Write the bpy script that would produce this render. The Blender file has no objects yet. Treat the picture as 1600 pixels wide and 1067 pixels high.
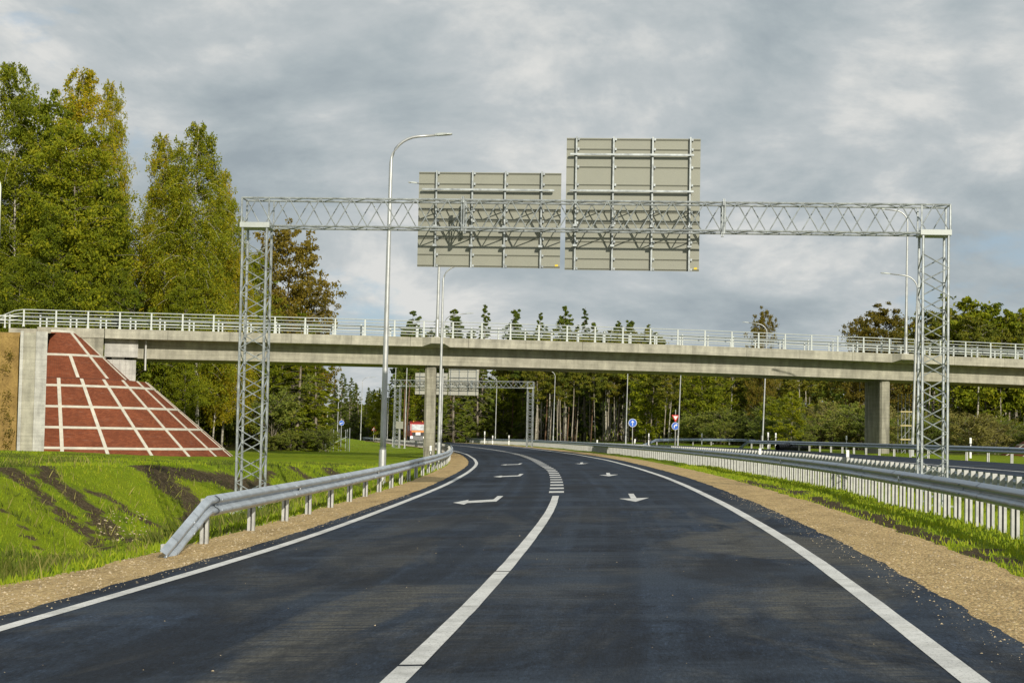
import bpy, math, random
import numpy as np
from mathutils import Vector, Matrix
random.seed(7); rng = np.random.default_rng(7)
S = bpy.context.scene; COL = S.collection
PI = math.pi
# ------------------------------------------------------------------ camera model
FPX = 2700.; PIT = math.atan(.0528); ROLL = math.radians(1.1)
Fv = np.array([0, math.cos(PIT), math.sin(PIT)]); U0 = np.array([0, -math.sin(PIT), math.cos(PIT)]); R0 = np.array([1., 0, 0])
Rv = math.cos(ROLL)*R0+math.sin(ROLL)*U0; Uv = -math.sin(ROLL)*R0+math.cos(ROLL)*U0
EYE = np.array([0, 0, 1.6])
def ray(x, y): return Fv+Rv*(x-800)/FPX+Uv*(533.5-y)/FPX
def at(x, y, Y):
    d = ray(x, y); return Vector(EYE+d*(Y/d[1]))
def gp(x, y, tilt=.028):
    d = ray(x, y); t = (-1.6)/(d[2]-tilt*d[0]); return Vector(EYE+t*d)
cam = bpy.data.cameras.new('camera'); co = bpy.data.objects.new('camera', cam); COL.objects.link(co)
cam.sensor_width = 36; cam.lens = FPX/1600*36; cam.clip_end = 6000; cam.clip_start = .1
M = Matrix(((Rv[0], Uv[0], -Fv[0], 0), (Rv[1], Uv[1], -Fv[1], 0), (Rv[2], Uv[2], -Fv[2], 1.6), (0, 0, 0, 1)))
co.matrix_world = M; S.camera = co
# ------------------------------------------------------------------ mesh helpers
class MB:
    def __init__(s): s.v = []; s.f = []; s.mi = []; s.cur = 0
    def add(s, vs, fs):
        o = len(s.v); s.v += [tuple(p) for p in vs]; s.f += [tuple(i+o for i in f) for f in fs]; s.mi += [s.cur]*len(fs)
    def box(s, a, b):
        (x0, y0, z0), (x1, y1, z1) = a, b
        s.add([(x0, y0, z0), (x1, y0, z0), (x1, y1, z0), (x0, y1, z0), (x0, y0, z1), (x1, y0, z1), (x1, y1, z1), (x0, y1, z1)],
              [(0, 3, 2, 1), (4, 5, 6, 7), (0, 1, 5, 4), (1, 2, 6, 5), (2, 3, 7, 6), (3, 0, 4, 7)])
    def obox(s, c, ax, ay, az):   # oriented box: centre and half axes
        c, ax, ay, az = map(Vector, (c, ax, ay, az))
        p = [c+i*ax+j*ay+k*az for k in (-1, 1) for (i, j) in ((-1, -1), (1, -1), (1, 1), (-1, 1))]
        s.add(p, [(0, 3, 2, 1), (4, 5, 6, 7), (0, 1, 5, 4), (1, 2, 6, 5), (2, 3, 7, 6), (3, 0, 4, 7)])
    def tube(s, pts, r, n=6, cap=True):
        pts = [Vector(p) for p in pts]; m = len(pts)
        rs = r if isinstance(r, (list, tuple)) else [r]*m
        ref = Vector((0.31, .17, .93)).normalized(); vs = []; fs = []
        for i, p in enumerate(pts):
            t = (pts[min(i+1, m-1)]-pts[max(i-1, 0)]).normalized()
            if abs(t.dot(ref)) > .97: rr = Vector((1, 0, 0))
            else: rr = ref
            a = t.cross(rr).normalized(); b = t.cross(a)
            for k in range(n):
                q = 2*PI*k/n; vs.append(p+(a*math.cos(q)+b*math.sin(q))*rs[i])
        for i in range(m-1):
            for k in range(n):
                k2 = (k+1) % n; fs.append((i*n+k, i*n+k2, (i+1)*n+k2, (i+1)*n+k))
        if cap: fs.append(tuple(range(n-1, -1, -1))); fs.append(tuple((m-1)*n+k for k in range(n)))
        s.add(vs, fs)
    def sweep(s, prof, pts, nrm, closed=False):   # profile (o,z) swept along pts with side normals nrm
        k = len(prof); vs = []; fs = []
        for p, n in zip(pts, nrm):
            for (o, z) in prof: vs.append((p[0]+n[0]*o, p[1]+n[1]*o, p[2]+z))
        for i in range(len(pts)-1):
            for j in range(k if closed else k-1):
                j2 = (j+1) % k; fs.append((i*k+j, i*k+j2, (i+1)*k+j2, (i+1)*k+j))
        if closed: fs.append(tuple(range(k-1, -1, -1))); fs.append(tuple((len(pts)-1)*k+j for j in range(k)))
        s.add(vs, fs)
    def prism(s, poly, d):        # poly in 3-D pushed along vector d
        n = len(poly); poly = [Vector(p) for p in poly]; d = Vector(d)
        s.add(poly+[p+d for p in poly], [tuple(range(n))]+[tuple(range(2*n-1, n-1, -1))]+[(i, (i+1) % n+0, (i+1) % n+n, i+n)[::-1] for i in range(n)])
    def build(s, name, mat, parent=None, smooth=False):
        me = bpy.data.meshes.new(name); me.from_pydata(s.v, [], s.f)
        for m in (mat if isinstance(mat, (list, tuple)) else [mat]): me.materials.append(m)
        if any(s.mi): me.polygons.foreach_set('material_index', s.mi)
        if smooth: me.polygons.foreach_set('use_smooth', [True]*len(me.polygons))
        me.update(); o = bpy.data.objects.new(name, me); COL.objects.link(o)
        if parent: o.parent = parent
        return o
def npmesh(name, V, Fc, mat, parent=None, smooth=False):
    me = bpy.data.meshes.new(name); me.from_pydata(V.tolist(), [], Fc.tolist()); me.materials.append(mat)
    if smooth: me.polygons.foreach_set('use_smooth', [True]*len(me.polygons))
    o = bpy.data.objects.new(name, me); COL.objects.link(o)
    if parent: o.parent = parent
    return o
def tag(o, label=None, cat=None, group=None, kind=None):
    if label: o['label'] = label
    if cat: o['category'] = cat
    if group: o['group'] = group
    if kind: o['kind'] = kind
    return o
def thing(name, label, cat, loc=(0, 0, 0), rz=0, group=None):
    o = bpy.data.objects.new(name, None); COL.objects.link(o); o.location = loc; o.rotation_euler = (0, 0, rz); o.empty_display_size = .3
    return tag(o, label, cat, group)
def kids(o): return [c for c in o.children]
def dup(o, parent=None):
    c = o.copy(); COL.objects.link(c)
    if parent: c.parent = parent
    for k in kids(o): dup(k, c)
    return c
# ------------------------------------------------------------------ materials
def mat(name, base=(.5, .5, .5), rough=.6, metal=0., spec=.5):
    m = bpy.data.materials.new(name); m.use_nodes = True; nt = m.node_tree; b = nt.nodes['Principled BSDF']
    b.inputs['Base Color'].default_value = (*base, 1); b.inputs['Roughness'].default_value = rough; b.inputs['Metallic'].default_value = metal
    b.inputs['Specular IOR Level'].default_value = spec
    return m, nt, b
def N(nt, t, **kw):
    n = nt.nodes.new(t)
    for k, v in kw.items():
        if k.startswith('i_'): n.inputs[k[2:].replace('_', ' ')].default_value = v
        else: setattr(n, k, v)
    return n
def noise(nt, vec, scale, detail=4, rough=.55, dist=0.):
    n = N(nt, 'ShaderNodeTexNoise'); n.inputs['Scale'].default_value = scale; n.inputs['Detail'].default_value = detail
    n.inputs['Roughness'].default_value = rough; n.inputs['Distortion'].default_value = dist
    if vec is not None: nt.links.new(vec, n.inputs['Vector'])
    return n.outputs['Fac']
def ramp(nt, fac, stops, interp='LINEAR'):
    r = N(nt, 'ShaderNodeValToRGB'); cr = r.color_ramp; cr.interpolation = interp
    while len(cr.elements) < len(stops): cr.elements.new(.5)
    for e, (p, c) in zip(cr.elements, stops):
        e.position = p; e.color = (*(c if isinstance(c, (tuple, list)) else (c, c, c)), 1)
    nt.links.new(fac, r.inputs['Fac']); return r.outputs['Color']
def mix(nt, fac, a, b, mode='MIX'):
    m = N(nt, 'ShaderNodeMix', data_type='RGBA', blend_type=mode)
    for s, v in ((m.inputs[0], fac), (m.inputs[6], a), (m.inputs[7], b)):
        if isinstance(v, (int, float)): s.default_value = v
        elif isinstance(v, tuple): s.default_value = (*v, 1)
        else: nt.links.new(v, s)
    return m.outputs[2]
def math_(nt, op, a, b=None, clamp=False):
    m = N(nt, 'ShaderNodeMath', operation=op, use_clamp=clamp)
    for i, v in enumerate((a, b)):
        if v is None: continue
        if isinstance(v, (int, float)): m.inputs[i].default_value = v
        else: nt.links.new(v, m.inputs[i])
    return m.outputs[0]
def coord(nt, which='Object', scale=None, rot=None):
    t = N(nt, 'ShaderNodeTexCoord').outputs[which]
    if scale or rot:
        mp = N(nt, 'ShaderNodeMapping'); nt.links.new(t, mp.inputs['Vector'])
        if scale: mp.inputs['Scale'].default_value = scale
        if rot: mp.inputs['Rotation'].default_value = rot
        return mp.outputs[0]
    return t
def bump(nt, b, h, strength=.3, dist=.02):
    n = N(nt, 'ShaderNodeBump'); n.inputs['Strength'].default_value = strength; n.inputs['Distance'].default_value = dist
    nt.links.new(h, n.inputs['Height']); nt.links.new(n.outputs[0], b.inputs['Normal'])
def attr(nt, name):
    a = N(nt, 'ShaderNodeAttribute'); a.attribute_name = name; return a.outputs['Fac']
def worldpos(nt, scale=(1, 1, 1), rot=(0, 0, 0)):
    g = N(nt, 'ShaderNodeNewGeometry'); mp = N(nt, 'ShaderNodeMapping'); nt.links.new(g.outputs['Position'], mp.inputs['Vector'])
    mp.inputs['Scale'].default_value = scale; mp.inputs['Rotation'].default_value = rot; return mp.outputs[0]
MT = {}
def metal_mat(name, base, rough=.42, metal=.55, var=.25, sc=6.):
    m, nt, b = mat(name, base, rough, metal)
    p = worldpos(nt); f = noise(nt, p, sc, 5, .65); f2 = noise(nt, p, 60, 2)
    lo = tuple(c*(1-var) for c in base); hi = tuple(min(1, c*(1+var*.6)) for c in base)
    c = ramp(nt, f, [(.3, lo), (.72, hi)]); c = mix(nt, .12, c, f2, 'OVERLAY'); nt.links.new(c, b.inputs['Base Color'])
    r = ramp(nt, f, [(.3, rough-.08), (.7, rough+.12)]); nt.links.new(r, b.inputs['Roughness']); MT[name] = m; return m
metal_mat('galvanised', (.41, .44, .44), .42, .55, .38); metal_mat('rail_shaded', (.30, .36, .43), .36, .7, .3, 3.); metal_mat('rail_sunlit', (.50, .55, .60), .4, .35, .3, 3.)  # rail steel in two tones: bluish shade and sunlit face painted in
metal_mat('post_metal', (.47, .47, .445), .5, .3); metal_mat('white_metal', (.47, .50, .475), .5, .15, .1)
metal_mat('lamp_metal', (.50, .51, .50), .4, .5, .18, 2.); metal_mat('dark_metal', (.10, .12, .13), .5, .3)
metal_mat('sign_pale', (.44, .435, .375), .6, .1, .1, 1.); metal_mat('sign_back', (.275, .278, .225), .55, .15, .1, 1.5)
def plain(name, c, rough=.6, var=.15, sc=4., metal=0):
    m, nt, b = mat(name, c, rough, metal); f = noise(nt, worldpos(nt), sc, 4)
    nt.links.new(ramp(nt, f, [(.3, tuple(x*(1-var) for x in c)), (.7, tuple(min(1, x*(1+var)) for x in c))]), b.inputs['Base Color']); MT[name] = m; return m
plain('yellow', (.70, .52, .03)); plain('red', (.55, .03, .02), .35); plain('truck_red', (.27, .014, .010), .35, .25, 2); plain('blue', (.02, .12, .55), .4, .05)
plain('white', (.78, .78, .76), .5, .04); plain('black', (.015, .015, .017), .45, .3); plain('orange', (.65, .26, .05), .45)
plain('rubber', (.02, .02, .021), .8); plain('chrome', (.15, .15, .145), .5, .2, 3, .1); plain('reflect_glass', (.36, .39, .40), .2, .55, 1.5); plain('lamp_glass', (.8, .8, .75), .15, .05)  # truck glass is greyed, its pale reflection put into the colour
plain('ochre_metal', (.5, .42, .18), .5)
# marking paint
m, nt, b = mat('paint', (.70, .69, .65), .6); p = worldpos(nt)
f = noise(nt, p, 5, 6, .7); f2 = noise(nt, p, 60, 3)
c = ramp(nt, f, [(.28, (.56, .55, .50)), (.62, (.76, .75, .71))]); c = mix(nt, math_(nt, 'MULTIPLY', ramp(nt, f2, [(.57, 0.), (.68, 1.)]), .8), c, (.17, .17, .17)); c = mix(nt, 1., c, ramp(nt, noise(nt, p, .9, 5, .7), [(.35, .72), (.55, 1.)]), 'MULTIPLY'); nt.links.new(c, b.inputs['Base Color']); bump(nt, b, f2, .3, .004); MT['paint'] = m
# asphalt, UV = (lateral m, along m)
m, nt, b = mat('asphalt', (.04, .05, .06), .8, 0, .14); uv = N(nt, 'ShaderNodeUVMap').outputs[0]; p = worldpos(nt)
def uvm(sx, sy):
    mp = N(nt, 'ShaderNodeMapping'); nt.links.new(uv, mp.inputs['Vector']); mp.inputs['Scale'].default_value = (sx, sy, 1); return mp.outputs[0]
fine = noise(nt, uvm(42, 9), 1, 4, .8); mid = noise(nt, uvm(7, 2.2), 1, 6, .7)
streak = noise(nt, uvm(1.9, .028), 1, 5, .62); blot = noise(nt, uvm(.5, .16), 1, 6, .62, .6); band = noise(nt, uvm(.16, .45), 1, 5, .65, .4)
c = ramp(nt, streak, [(.34, (.009, .0135, .0215)), (.47, (.015, .0225, .036)), (.56, (.021, .0315, .049)), (.66, (.029, .042, .064))])
c = mix(nt, .9, c, ramp(nt, band, [(.36, (.38, .38, .38)), (.5, (.5, .5, .5)), (.58, (.60, .605, .62)), (.66, (.80, .81, .83))]), 'OVERLAY')  # overlay bands across the lane, pale ones paint reflections on the road
c = mix(nt, 1., c, ramp(nt, mid, [(.34, .55), (.66, 1.35)]), 'MULTIPLY')
c = mix(nt, 1., c, ramp(nt, fine, [(.30, .35), (.5, .95), (.60, 1.3), (.72, 2.8)]), 'MULTIPLY')
painted_sheen = ramp(nt, noise(nt, uvm(.13, .42), 1, 6, .68, .5), [(.48, 0.), (.60, .85)]); c = mix(nt, painted_sheen, c, mix(nt, 1., (.033, .045, .063), ramp(nt, fine, [(.3, .6), (.7, 1.6)]), 'MULTIPLY'))  # paler sheen bands painted into the base colour
tyre = ramp(nt, noise(nt, uvm(1.15, .012), 1, 3, .5), [(.52, 0.), (.62, .55)]); c = mix(nt, tyre, c, mix(nt, 1., (.0085, .0115, .017), ramp(nt, fine, [(.3, .6), (.7, 1.8)]), 'MULTIPLY'))
worn = ramp(nt, noise(nt, uvm(.42, .13), 1, 7, .62, 1.2), [(.47, 0.), (.58, 1.)]); worn2 = ramp(nt, noise(nt, uvm(1.3, 9.), 1, 6, .75), [(.36, 0.), (.60, 1.)])
wn = math_(nt, 'MULTIPLY', math_(nt, 'MULTIPLY', worn, worn2), attr(nt, 'wear'))
c = mix(nt, wn, c, mix(nt, 1., (.095, .090, .074), ramp(nt, fine, [(.3, .5), (.7, 1.7)]), 'MULTIPLY')); dk = ramp(nt, blot, [(.54, 0.), (.64, .75)]); c = mix(nt, dk, c, mix(nt, 1., (.0095, .011, .014), ramp(nt, fine, [(.3, .5), (.72, 2.4)]), 'MULTIPLY'))
speck = ramp(nt, noise(nt, p, 26, 1, .4), [(.80, 0.), (.82, 1.)]); c = mix(nt, math_(nt, 'MULTIPLY', speck, .5), c, (.28, .22, .14))
nt.links.new(c, b.inputs['Base Color']); nt.links.new(ramp(nt, band, [(.3, .72), (.7, .85)]), b.inputs['Roughness'])
bump(nt, b, math_(nt, 'ADD', fine, math_(nt, 'MULTIPLY', mid, .5)), .45, .012); MT['asphalt'] = m
# gravel
m, nt, b = mat('gravel', (.36, .27, .14), .9, 0, .2); p = worldpos(nt)
uv = N(nt, 'ShaderNodeUVMap').outputs[0]; mpg = N(nt, 'ShaderNodeMapping'); nt.links.new(uv, mpg.inputs['Vector']); mpg.inputs['Scale'].default_value = (1, .35, 1)
v = N(nt, 'ShaderNodeTexVoronoi'); v.inputs['Scale'].default_value = 30; nt.links.new(mpg.outputs[0], v.inputs['Vector'])
f = noise(nt, mpg.outputs[0], 20, 5, .8); g = noise(nt, mpg.outputs[0], 1.7, 6, .65)
c = ramp(nt, f, [(.30, (.28, .19, .085)), (.45, (.45, .32, .145)), (.55, (.56, .405, .19)), (.70, (.72, .56, .31))])
sepc = N(nt, 'ShaderNodeSeparateColor'); nt.links.new(v.outputs['Color'], sepc.inputs[0])
c = mix(nt, .38, c, ramp(nt, sepc.outputs[0], [(.0, .22), (.5, .5), (1., .78)]), 'OVERLAY')
c = mix(nt, 1., c, ramp(nt, g, [(.3, (.68, .66, .62)), (.5, (.97, .96, .95)), (.7, (1.15, 1.13, 1.1))]), 'MULTIPLY'); nt.links.new(c, b.inputs['Base Color'])
bump(nt, b, math_(nt, 'ADD', math_(nt, 'MULTIPLY', v.outputs['Distance'], -1.), f), .8, .03); MT['gravel'] = m
# terrain: grass / soil / forest floor by attribute
m, nt, b = mat('terrain', (.1, .16, .02), .95, 0, .1); p = worldpos(nt)
f = noise(nt, p, 1.1, 6, .65); g = noise(nt, p, 13, 5, .75); h = noise(nt, p, .14, 3)
gr = ramp(nt, f, [(.25, (.095, .145, .006)), (.5, (.18, .26, .008)), (.72, (.25, .32, .012))]); gr = mix(nt, .7, gr, ramp(nt, g, [(.22, .2), (.78, .8)]), 'OVERLAY')
gr = mix(nt, ramp(nt, h, [(.4, 0.), (.65, .45)]), gr, (.26, .29, .014))
so = ramp(nt, math_(nt, 'ADD', math_(nt, 'MULTIPLY', g, .7), math_(nt, 'MULTIPLY', noise(nt, p, 4.5, 6, .75), .3)), [(.34, (.022, .016, .008)), (.47, (.07, .052, .027)), (.56, (.12, .092, .05)), (.68, (.26, .21, .13))])
s_ = math_(nt, 'ADD', attr(nt, 'soil'), math_(nt, 'ADD', math_(nt, 'MULTIPLY', math_(nt, 'SUBTRACT', g, .5), 1.5), math_(nt, 'MULTIPLY', math_(nt, 'SUBTRACT', noise(nt, p, 3.2, 5, .7), .5), 1.4))); s_ = ramp(nt, s_, [(.36, 0.), (.62, 1.)])
c = mix(nt, s_, gr, so); wd = ramp(nt, f, [(.3, (.05, .048, .014)), (.7, (.13, .12, .04))]); c = mix(nt, attr(nt, 'wood'), c, wd)
nt.links.new(c, b.inputs['Base Color']); bump(nt, b, math_(nt, 'ADD', g, f), .9, .12); MT['terrain'] = m
# concrete
def concrete(name, base, streaks=.5):
    m, nt, b = mat(name, base, .85, 0, .25); p = worldpos(nt); ps = worldpos(nt, (.9, .9, .12)); ph = worldpos(nt, (.12, .12, 5.))
    f = noise(nt, p, 1.6, 6, .65); s = noise(nt, ps, 2.5, 5, .6); hh = noise(nt, ph, 1.6, 4, .6); g = noise(nt, p, 22, 3, .7)
    c = ramp(nt, f, [(.28, tuple(x*.72 for x in base)), (.7, tuple(x*1.12 for x in base))])
    c = mix(nt, min(1., streaks*1.5), c, ramp(nt, s, [(.34, .28), (.6, .58), (.7, .66)]), 'OVERLAY'); c = mix(nt, .35, c, ramp(nt, hh, [(.35, .3), (.65, .62)]), 'OVERLAY'); c = mix(nt, .3, c, g, 'OVERLAY')
    nt.links.new(c, b.inputs['Base Color']); bump(nt, b, g, .25, .01); MT[name] = m
concrete('concrete', (.385, .368, .295), .3); concrete('pier_concrete', (.32, .305, .24), .6); concrete('pale_concrete', (.47, .46, .42), .3)
# red pavers
m, nt, b = mat('paver', (.2, .05, .03), .85, 0, .25); p = worldpos(nt); uv = N(nt, 'ShaderNodeUVMap').outputs[0]
br = N(nt, 'ShaderNodeTexBrick'); br.inputs['Scale'].default_value = 1; br.inputs['Brick Width'].default_value = .2; br.inputs['Row Height'].default_value = .1; br.inputs['Mortar Size'].default_value = .008
br.inputs['Color1'].default_value = (.160, .040, .015, 1); br.inputs['Color2'].default_value = (.235, .066, .026, 1); br.inputs['Mortar'].default_value = (.10, .042, .024, 1); nt.links.new(uv, br.inputs['Vector'])
mp = N(nt, 'ShaderNodeMapping'); nt.links.new(uv, mp.inputs['Vector']); mp.inputs['Scale'].default_value = (.5, 2., 1)
ef = noise(nt, mp.outputs[0], 1.6, 6, .75); c = mix(nt, ramp(nt, ef, [(.56, 0.), (.74, .55)]), br.outputs['Color'], (.30, .16, .11)); c = mix(nt, .5, c, ramp(nt, noise(nt, p, .7, 4), [(.3, .33), (.7, .66)]), 'OVERLAY')
nt.links.new(c, b.inputs['Base Color']); MT['paver'] = m
plain('kerb_concrete', (.55, .52, .43), .8, .14, 3)
m, nt, b = mat('sand_wall', (.4, .28, .1), .95, 0, .1); p = worldpos(nt)
f = noise(nt, p, 1.2, 6, .7); g = noise(nt, p, 9, 5, .7); c = ramp(nt, f, [(.25, (.17, .11, .04)), (.55, (.31, .205, .07)), (.8, (.40, .28, .10))]); c = mix(nt, .6, c, ramp(nt, g, [(.25, .25), (.75, .7)]), 'OVERLAY'); nt.links.new(c, b.inputs['Base Color']); bump(nt, b, g, .8, .06); MT['sand_wall'] = m
# foliage
def foliage(name, cols, trans=.35):
    m = bpy.data.materials.new(name); m.use_nodes = True; nt = m.node_tree; nt.nodes.clear()
    o = N(nt, 'ShaderNodeOutputMaterial'); d = N(nt, 'ShaderNodeBsdfPrincipled'); t = N(nt, 'ShaderNodeBsdfTranslucent'); ms = N(nt, 'ShaderNodeMixShader'); ms.inputs[0].default_value = trans
    d.inputs['Roughness'].default_value = .65; d.inputs['Specular IOR Level'].default_value = .25
    g = N(nt, 'ShaderNodeNewGeometry'); oi = N(nt, 'ShaderNodeObjectInfo')
    cl = noise(nt, coord(nt), .35, 3, .6)
    x = math_(nt, 'ADD', math_(nt, 'MULTIPLY', g.outputs['Random Per Island'], .5), math_(nt, 'MULTIPLY', cl, .75)); x = math_(nt, 'SUBTRACT', x, .12); x = math_(nt, 'ADD', x, math_(nt, 'MULTIPLY', math_(nt, 'SUBTRACT', oi.outputs['Random'], .5), .35))
    cols = [tuple(v*1.65 for v in cc) for cc in cols]; n = len(cols); c = ramp(nt, x, [(.15+.7*i/(n-1), cc) for i, cc in enumerate(cols)])
    nt.links.new(c, d.inputs['Base Color']); nt.links.new(c, t.inputs['Color']); nt.links.new(d.outputs[0], ms.inputs[1]); nt.links.new(t.outputs[0], ms.inputs[2]); nt.links.new(ms.outputs[0], o.inputs['Surface']); MT[name] = m
foliage('leaf_birch', [(.075, .095, .005), (.135, .155, .006), (.205, .20, .007), (.32, .235, .009)], .42)
foliage('leaf_green', [(.05, .07, .004), (.095, .12, .005), (.15, .17, .006), (.22, .21, .008)], .42)
foliage('leaf_rust', [(.055, .055, .008), (.095, .082, .009), (.135, .10, .010), (.16, .12, .012)], .4)
foliage('leaf_spruce', [(.028, .05, .010), (.055, .082, .010), (.095, .12, .012), (.15, .16, .014)], .35)
foliage('leaf_far', [(.06, .08, .010), (.10, .115, .011), (.145, .145, .013), (.19, .155, .014)], .4)
foliage('leaf_bush', [(.06, .08, .014), (.10, .125, .018), (.145, .165, .024), (.19, .18, .035)], .4)
foliage('leaf_fir', [(.06, .085, .005), (.115, .14, .006), (.18, .195, .008), (.25, .235, .010)], .45)  # spruce needles again, with sunlight put into a brighter colour
foliage('leaf_straw', [(.12, .115, .03), (.17, .16, .04), (.22, .20, .055), (.26, .22, .07)], .4)
foliage('blade', [(.064, .105, .004), (.112, .165, .005), (.165, .215, .007), (.22, .235, .012)], .35)
foliage('blade_dark', [(.026, .042, .005), (.048, .066, .006), (.072, .092, .009), (.115, .11, .025)], .3)
def bark(name, a, bb, sc=(4, 4, 1.2)):
    m, nt, b = mat(name, a, .9, 0, .1); f = noise(nt, coord(nt, 'Object', sc), 1.5, 5, .7)
    nt.links.new(ramp(nt, f, [(.38, bb), (.55, a)]), b.inputs['Base Color']); MT[name] = m
bark('bark_birch', (.52, .49, .40), (.10, .085, .065), (2, 2, 5)); bark('bark_pine', (.20, .12, .07), (.07, .05, .035)); bark('bark_pale', (.38, .34, .27), (.17, .145, .11)); bark('bark_grey', (.27, .235, .18), (.11, .095, .07))
# ------------------------------------------------------------------ road alignment (metres, camera at the origin)
PL = [(-40, -9.6), (0, -5.75), (14.6, -4.22), (17, -3.99), (19.9, -3.7), (25, -3.25), (31, -2.9), (43.5, -2.35), (54, -1.97), (70, -1.7), (83, -1.65), (92, -1.74), (106, -2.15), (130, -3.2), (148, -4.35), (172, -6.2), (195, -8.4), (222, -11.3), (258, -15.6), (290, -19.6), (320, -24), (360, -31), (400, -40), (460, -57), (560, -95)]
PC = [(-40, -5.6), (0, -1.75), (11.2, -.71), (16.1, -.33), (20.1, -.05), (24.3, .22), (28.3, .46), (34.9, .83), (44, 1.2), (52.5, 1.45), (59, 1.6), (68.5, 1.76), (75, 1.79), (101, 1.45), (123, .85), (145, -.25), (169, -1.85), (212, -5.3), (239, -8.1), (258, -10.4), (290, -14.3), (320, -18.3), (360, -25.3), (400, -34.2), (460, -51), (560, -89)]
PR = [(-40, -1.6), (0, 2.0), (11, 2.97), (14.5, 3.26), (19.4, 3.65), (24, 3.98), (29.7, 4.3), (38, 4.72), (50, 5.17), (61, 5.47), (77, 5.63), (98, 5.55), (122, 4.85), (149, 3.5), (180, 1.7), (222, -1.4), (258, -5.3), (290, -9.3), (320, -13.2), (360, -20.2), (400, -29), (460, -46), (560, -84)]
def smoothfn(P):
    zs = np.linspace(-40, 560, 1201); xs = np.interp(zs, [p[0] for p in P], [p[1] for p in P])
    for w in (12, 10):
        k = np.hanning(2*w+1); k /= k.sum(); xs = np.convolve(np.pad(xs, w, mode='reflect', reflect_type='odd'), k, 'valid')
    return lambda z: np.interp(z, zs, xs)
XL, XC, XR = smoothfn(PL), smoothfn(PC), smoothfn(PR)
def Bz(X): return np.clip(.028*np.asarray(X, float), -.5, .66)
ZE_X = [-200, -60, -30, -15, -10.4, -6.5, -5.4, -4]; ZE_Z = [15, 32, 42, 50, 65, 84, 112, 140]
def sst(a, b, x): t = np.clip((x-a)/(b-a), 0, 1); return t*t*(3-2*t)
def fbm(X, Y, sc, oct=4, seed=0):
    out = 0; amp = 1; tot = 0
    for o in range(oct):
        r = np.random.default_rng(seed+o); g = r.random((64, 64)); x = X/sc*2**o+r.random()*64; y = Y/sc*2**o+r.random()*64
        xi = np.floor(x).astype(int); yi = np.floor(y).astype(int); fx = x-xi; fy = y-yi; fx = fx*fx*(3-2*fx); fy = fy*fy*(3-2*fy)
        a = g[xi % 64, yi % 64]; b = g[(xi+1) % 64, yi % 64]; c = g[xi % 64, (yi+1) % 64]; d = g[(xi+1) % 64, (yi+1) % 64]
        out = out+amp*((a*(1-fx)+b*fx)*(1-fy)+(c*(1-fx)+d*fx)*fy); tot += amp; amp *= .55
    return out/tot
def terr(X, Z):
    X = np.asarray(X, float); Z = np.asarray(Z, float); s = XL(Z)-X; base = Bz(X); h = base-.05
    pad = np.interp(X, [-30, -15, -10, -6.5], [.32, .28, .15, -.12]); pad = pad+(np.interp(X, [-27, -17, -10], [.02, -.30, -.32])-pad)*sst(58, 98, Z)
    ze = np.interp(X, ZE_X, ZE_Z)+(fbm(X, Z*0+2, 3.5, 3, 44)-.5)*3.; r = np.maximum(0, ze-Z)*.6; berm = np.exp(-((Z-43.5)/6.5)**4)
    far = pad-.235*r+.05*np.exp(-(ze-Z)**2/8.); s2 = np.maximum(0, s-2.0); near = base-.05-np.minimum(s2, 3.2)*(.5-.34*berm)*(1-sst(70, 120, Z)*.8)-np.maximum(0, s2-3.2)*.6*(1-sst(70, 115, Z))
    k = .18; mx = np.maximum(near, far); hl = mx+k*np.log(np.exp((near-mx)/k)+np.exp((far-mx)/k)); hl = np.maximum(hl, -1.75+.10*np.sin(X*1.3+Z*.7))
    # the far pad only rises beyond the bank of the road itself
    hl = np.minimum(hl, np.maximum(base-.05, base-.05+(hl-base+.05)*sst(2., 7., s)))
    h = np.where(s > 1.2, hl, h)
    sr = X-XR(Z); med = -.27*sst(3.9, 5.6, sr)*(1-sst(8.3, 10.2, sr)); h = h+np.where(sr > 1.8, med, 0)
    off = np.where((s > 1.6) | ((sr > 2.1) & (sr < 8.5)) | (sr > 19), 1., 0.)
    h = h+off*((fbm(X, Z, 3., 4, 3)-.5)*.16+(fbm(X, Z, .6, 2, 9)-.5)*.05)
    h = h+sst(60, 160, np.abs(X))*sst(200, 500, Z)*0
    return h
def tz(x, y): return float(terr(x, y))
def rz_(x, y):   # ground height without the small bumps, for rails
    sr = x-float(XR(y)); return float(Bz(x))-.04+(-.27*float(sst(3.9, 5.6, sr))*(1-float(sst(8.3, 10.2, sr))) if sr > 1.8 else 0)
def hit(px, py):
    d = ray(px, py); t = 12.
    while t < 400:
        P = EYE+d*t
        if P[2] < float(terr(P[0], P[1])): return (P[0], P[1])
        t += max(.2, .004*t)
    return (P[0], P[1])
# terrain grid
Zs = np.concatenate([np.arange(-40, 10, 2.), np.arange(10, 60, .45), np.arange(60, 130, .9), np.arange(130, 300, 3.), np.arange(300, 560, 10.), np.array([560, 620, 720, 900, 1300, 2000, 3200])])
sl = np.concatenate([np.array([1800, 900, 450, 260, 160, 110, 85, 70, 60, 52, 46]), np.arange(42, 24, -1.2), np.arange(24, 4, -.34), np.arange(4, 1.2, -.3), [1.2, .9, .4, 0]])
rr = np.array([.15, .4, .6, .85]); sr_ = np.concatenate([[0, .5, .9, 1.3, 1.7, 1.95], np.arange(2.2, 4.8, .25), np.arange(4.8, 9, .6), np.arange(9, 30, 1.5), [34, 40, 50, 65, 85, 120, 180, 300, 600, 1200, 1800]])
L_, R_ = XL(Zs), XR(Zs)
cols = [L_-s for s in sl]+[L_+(R_-L_)*r for r in rr]+[R_+s for s in sr_]
GX = np.stack(cols, 1); GZ = np.repeat(Zs[:, None], GX.shape[1], 1); GH = terr(GX, GZ)
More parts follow.
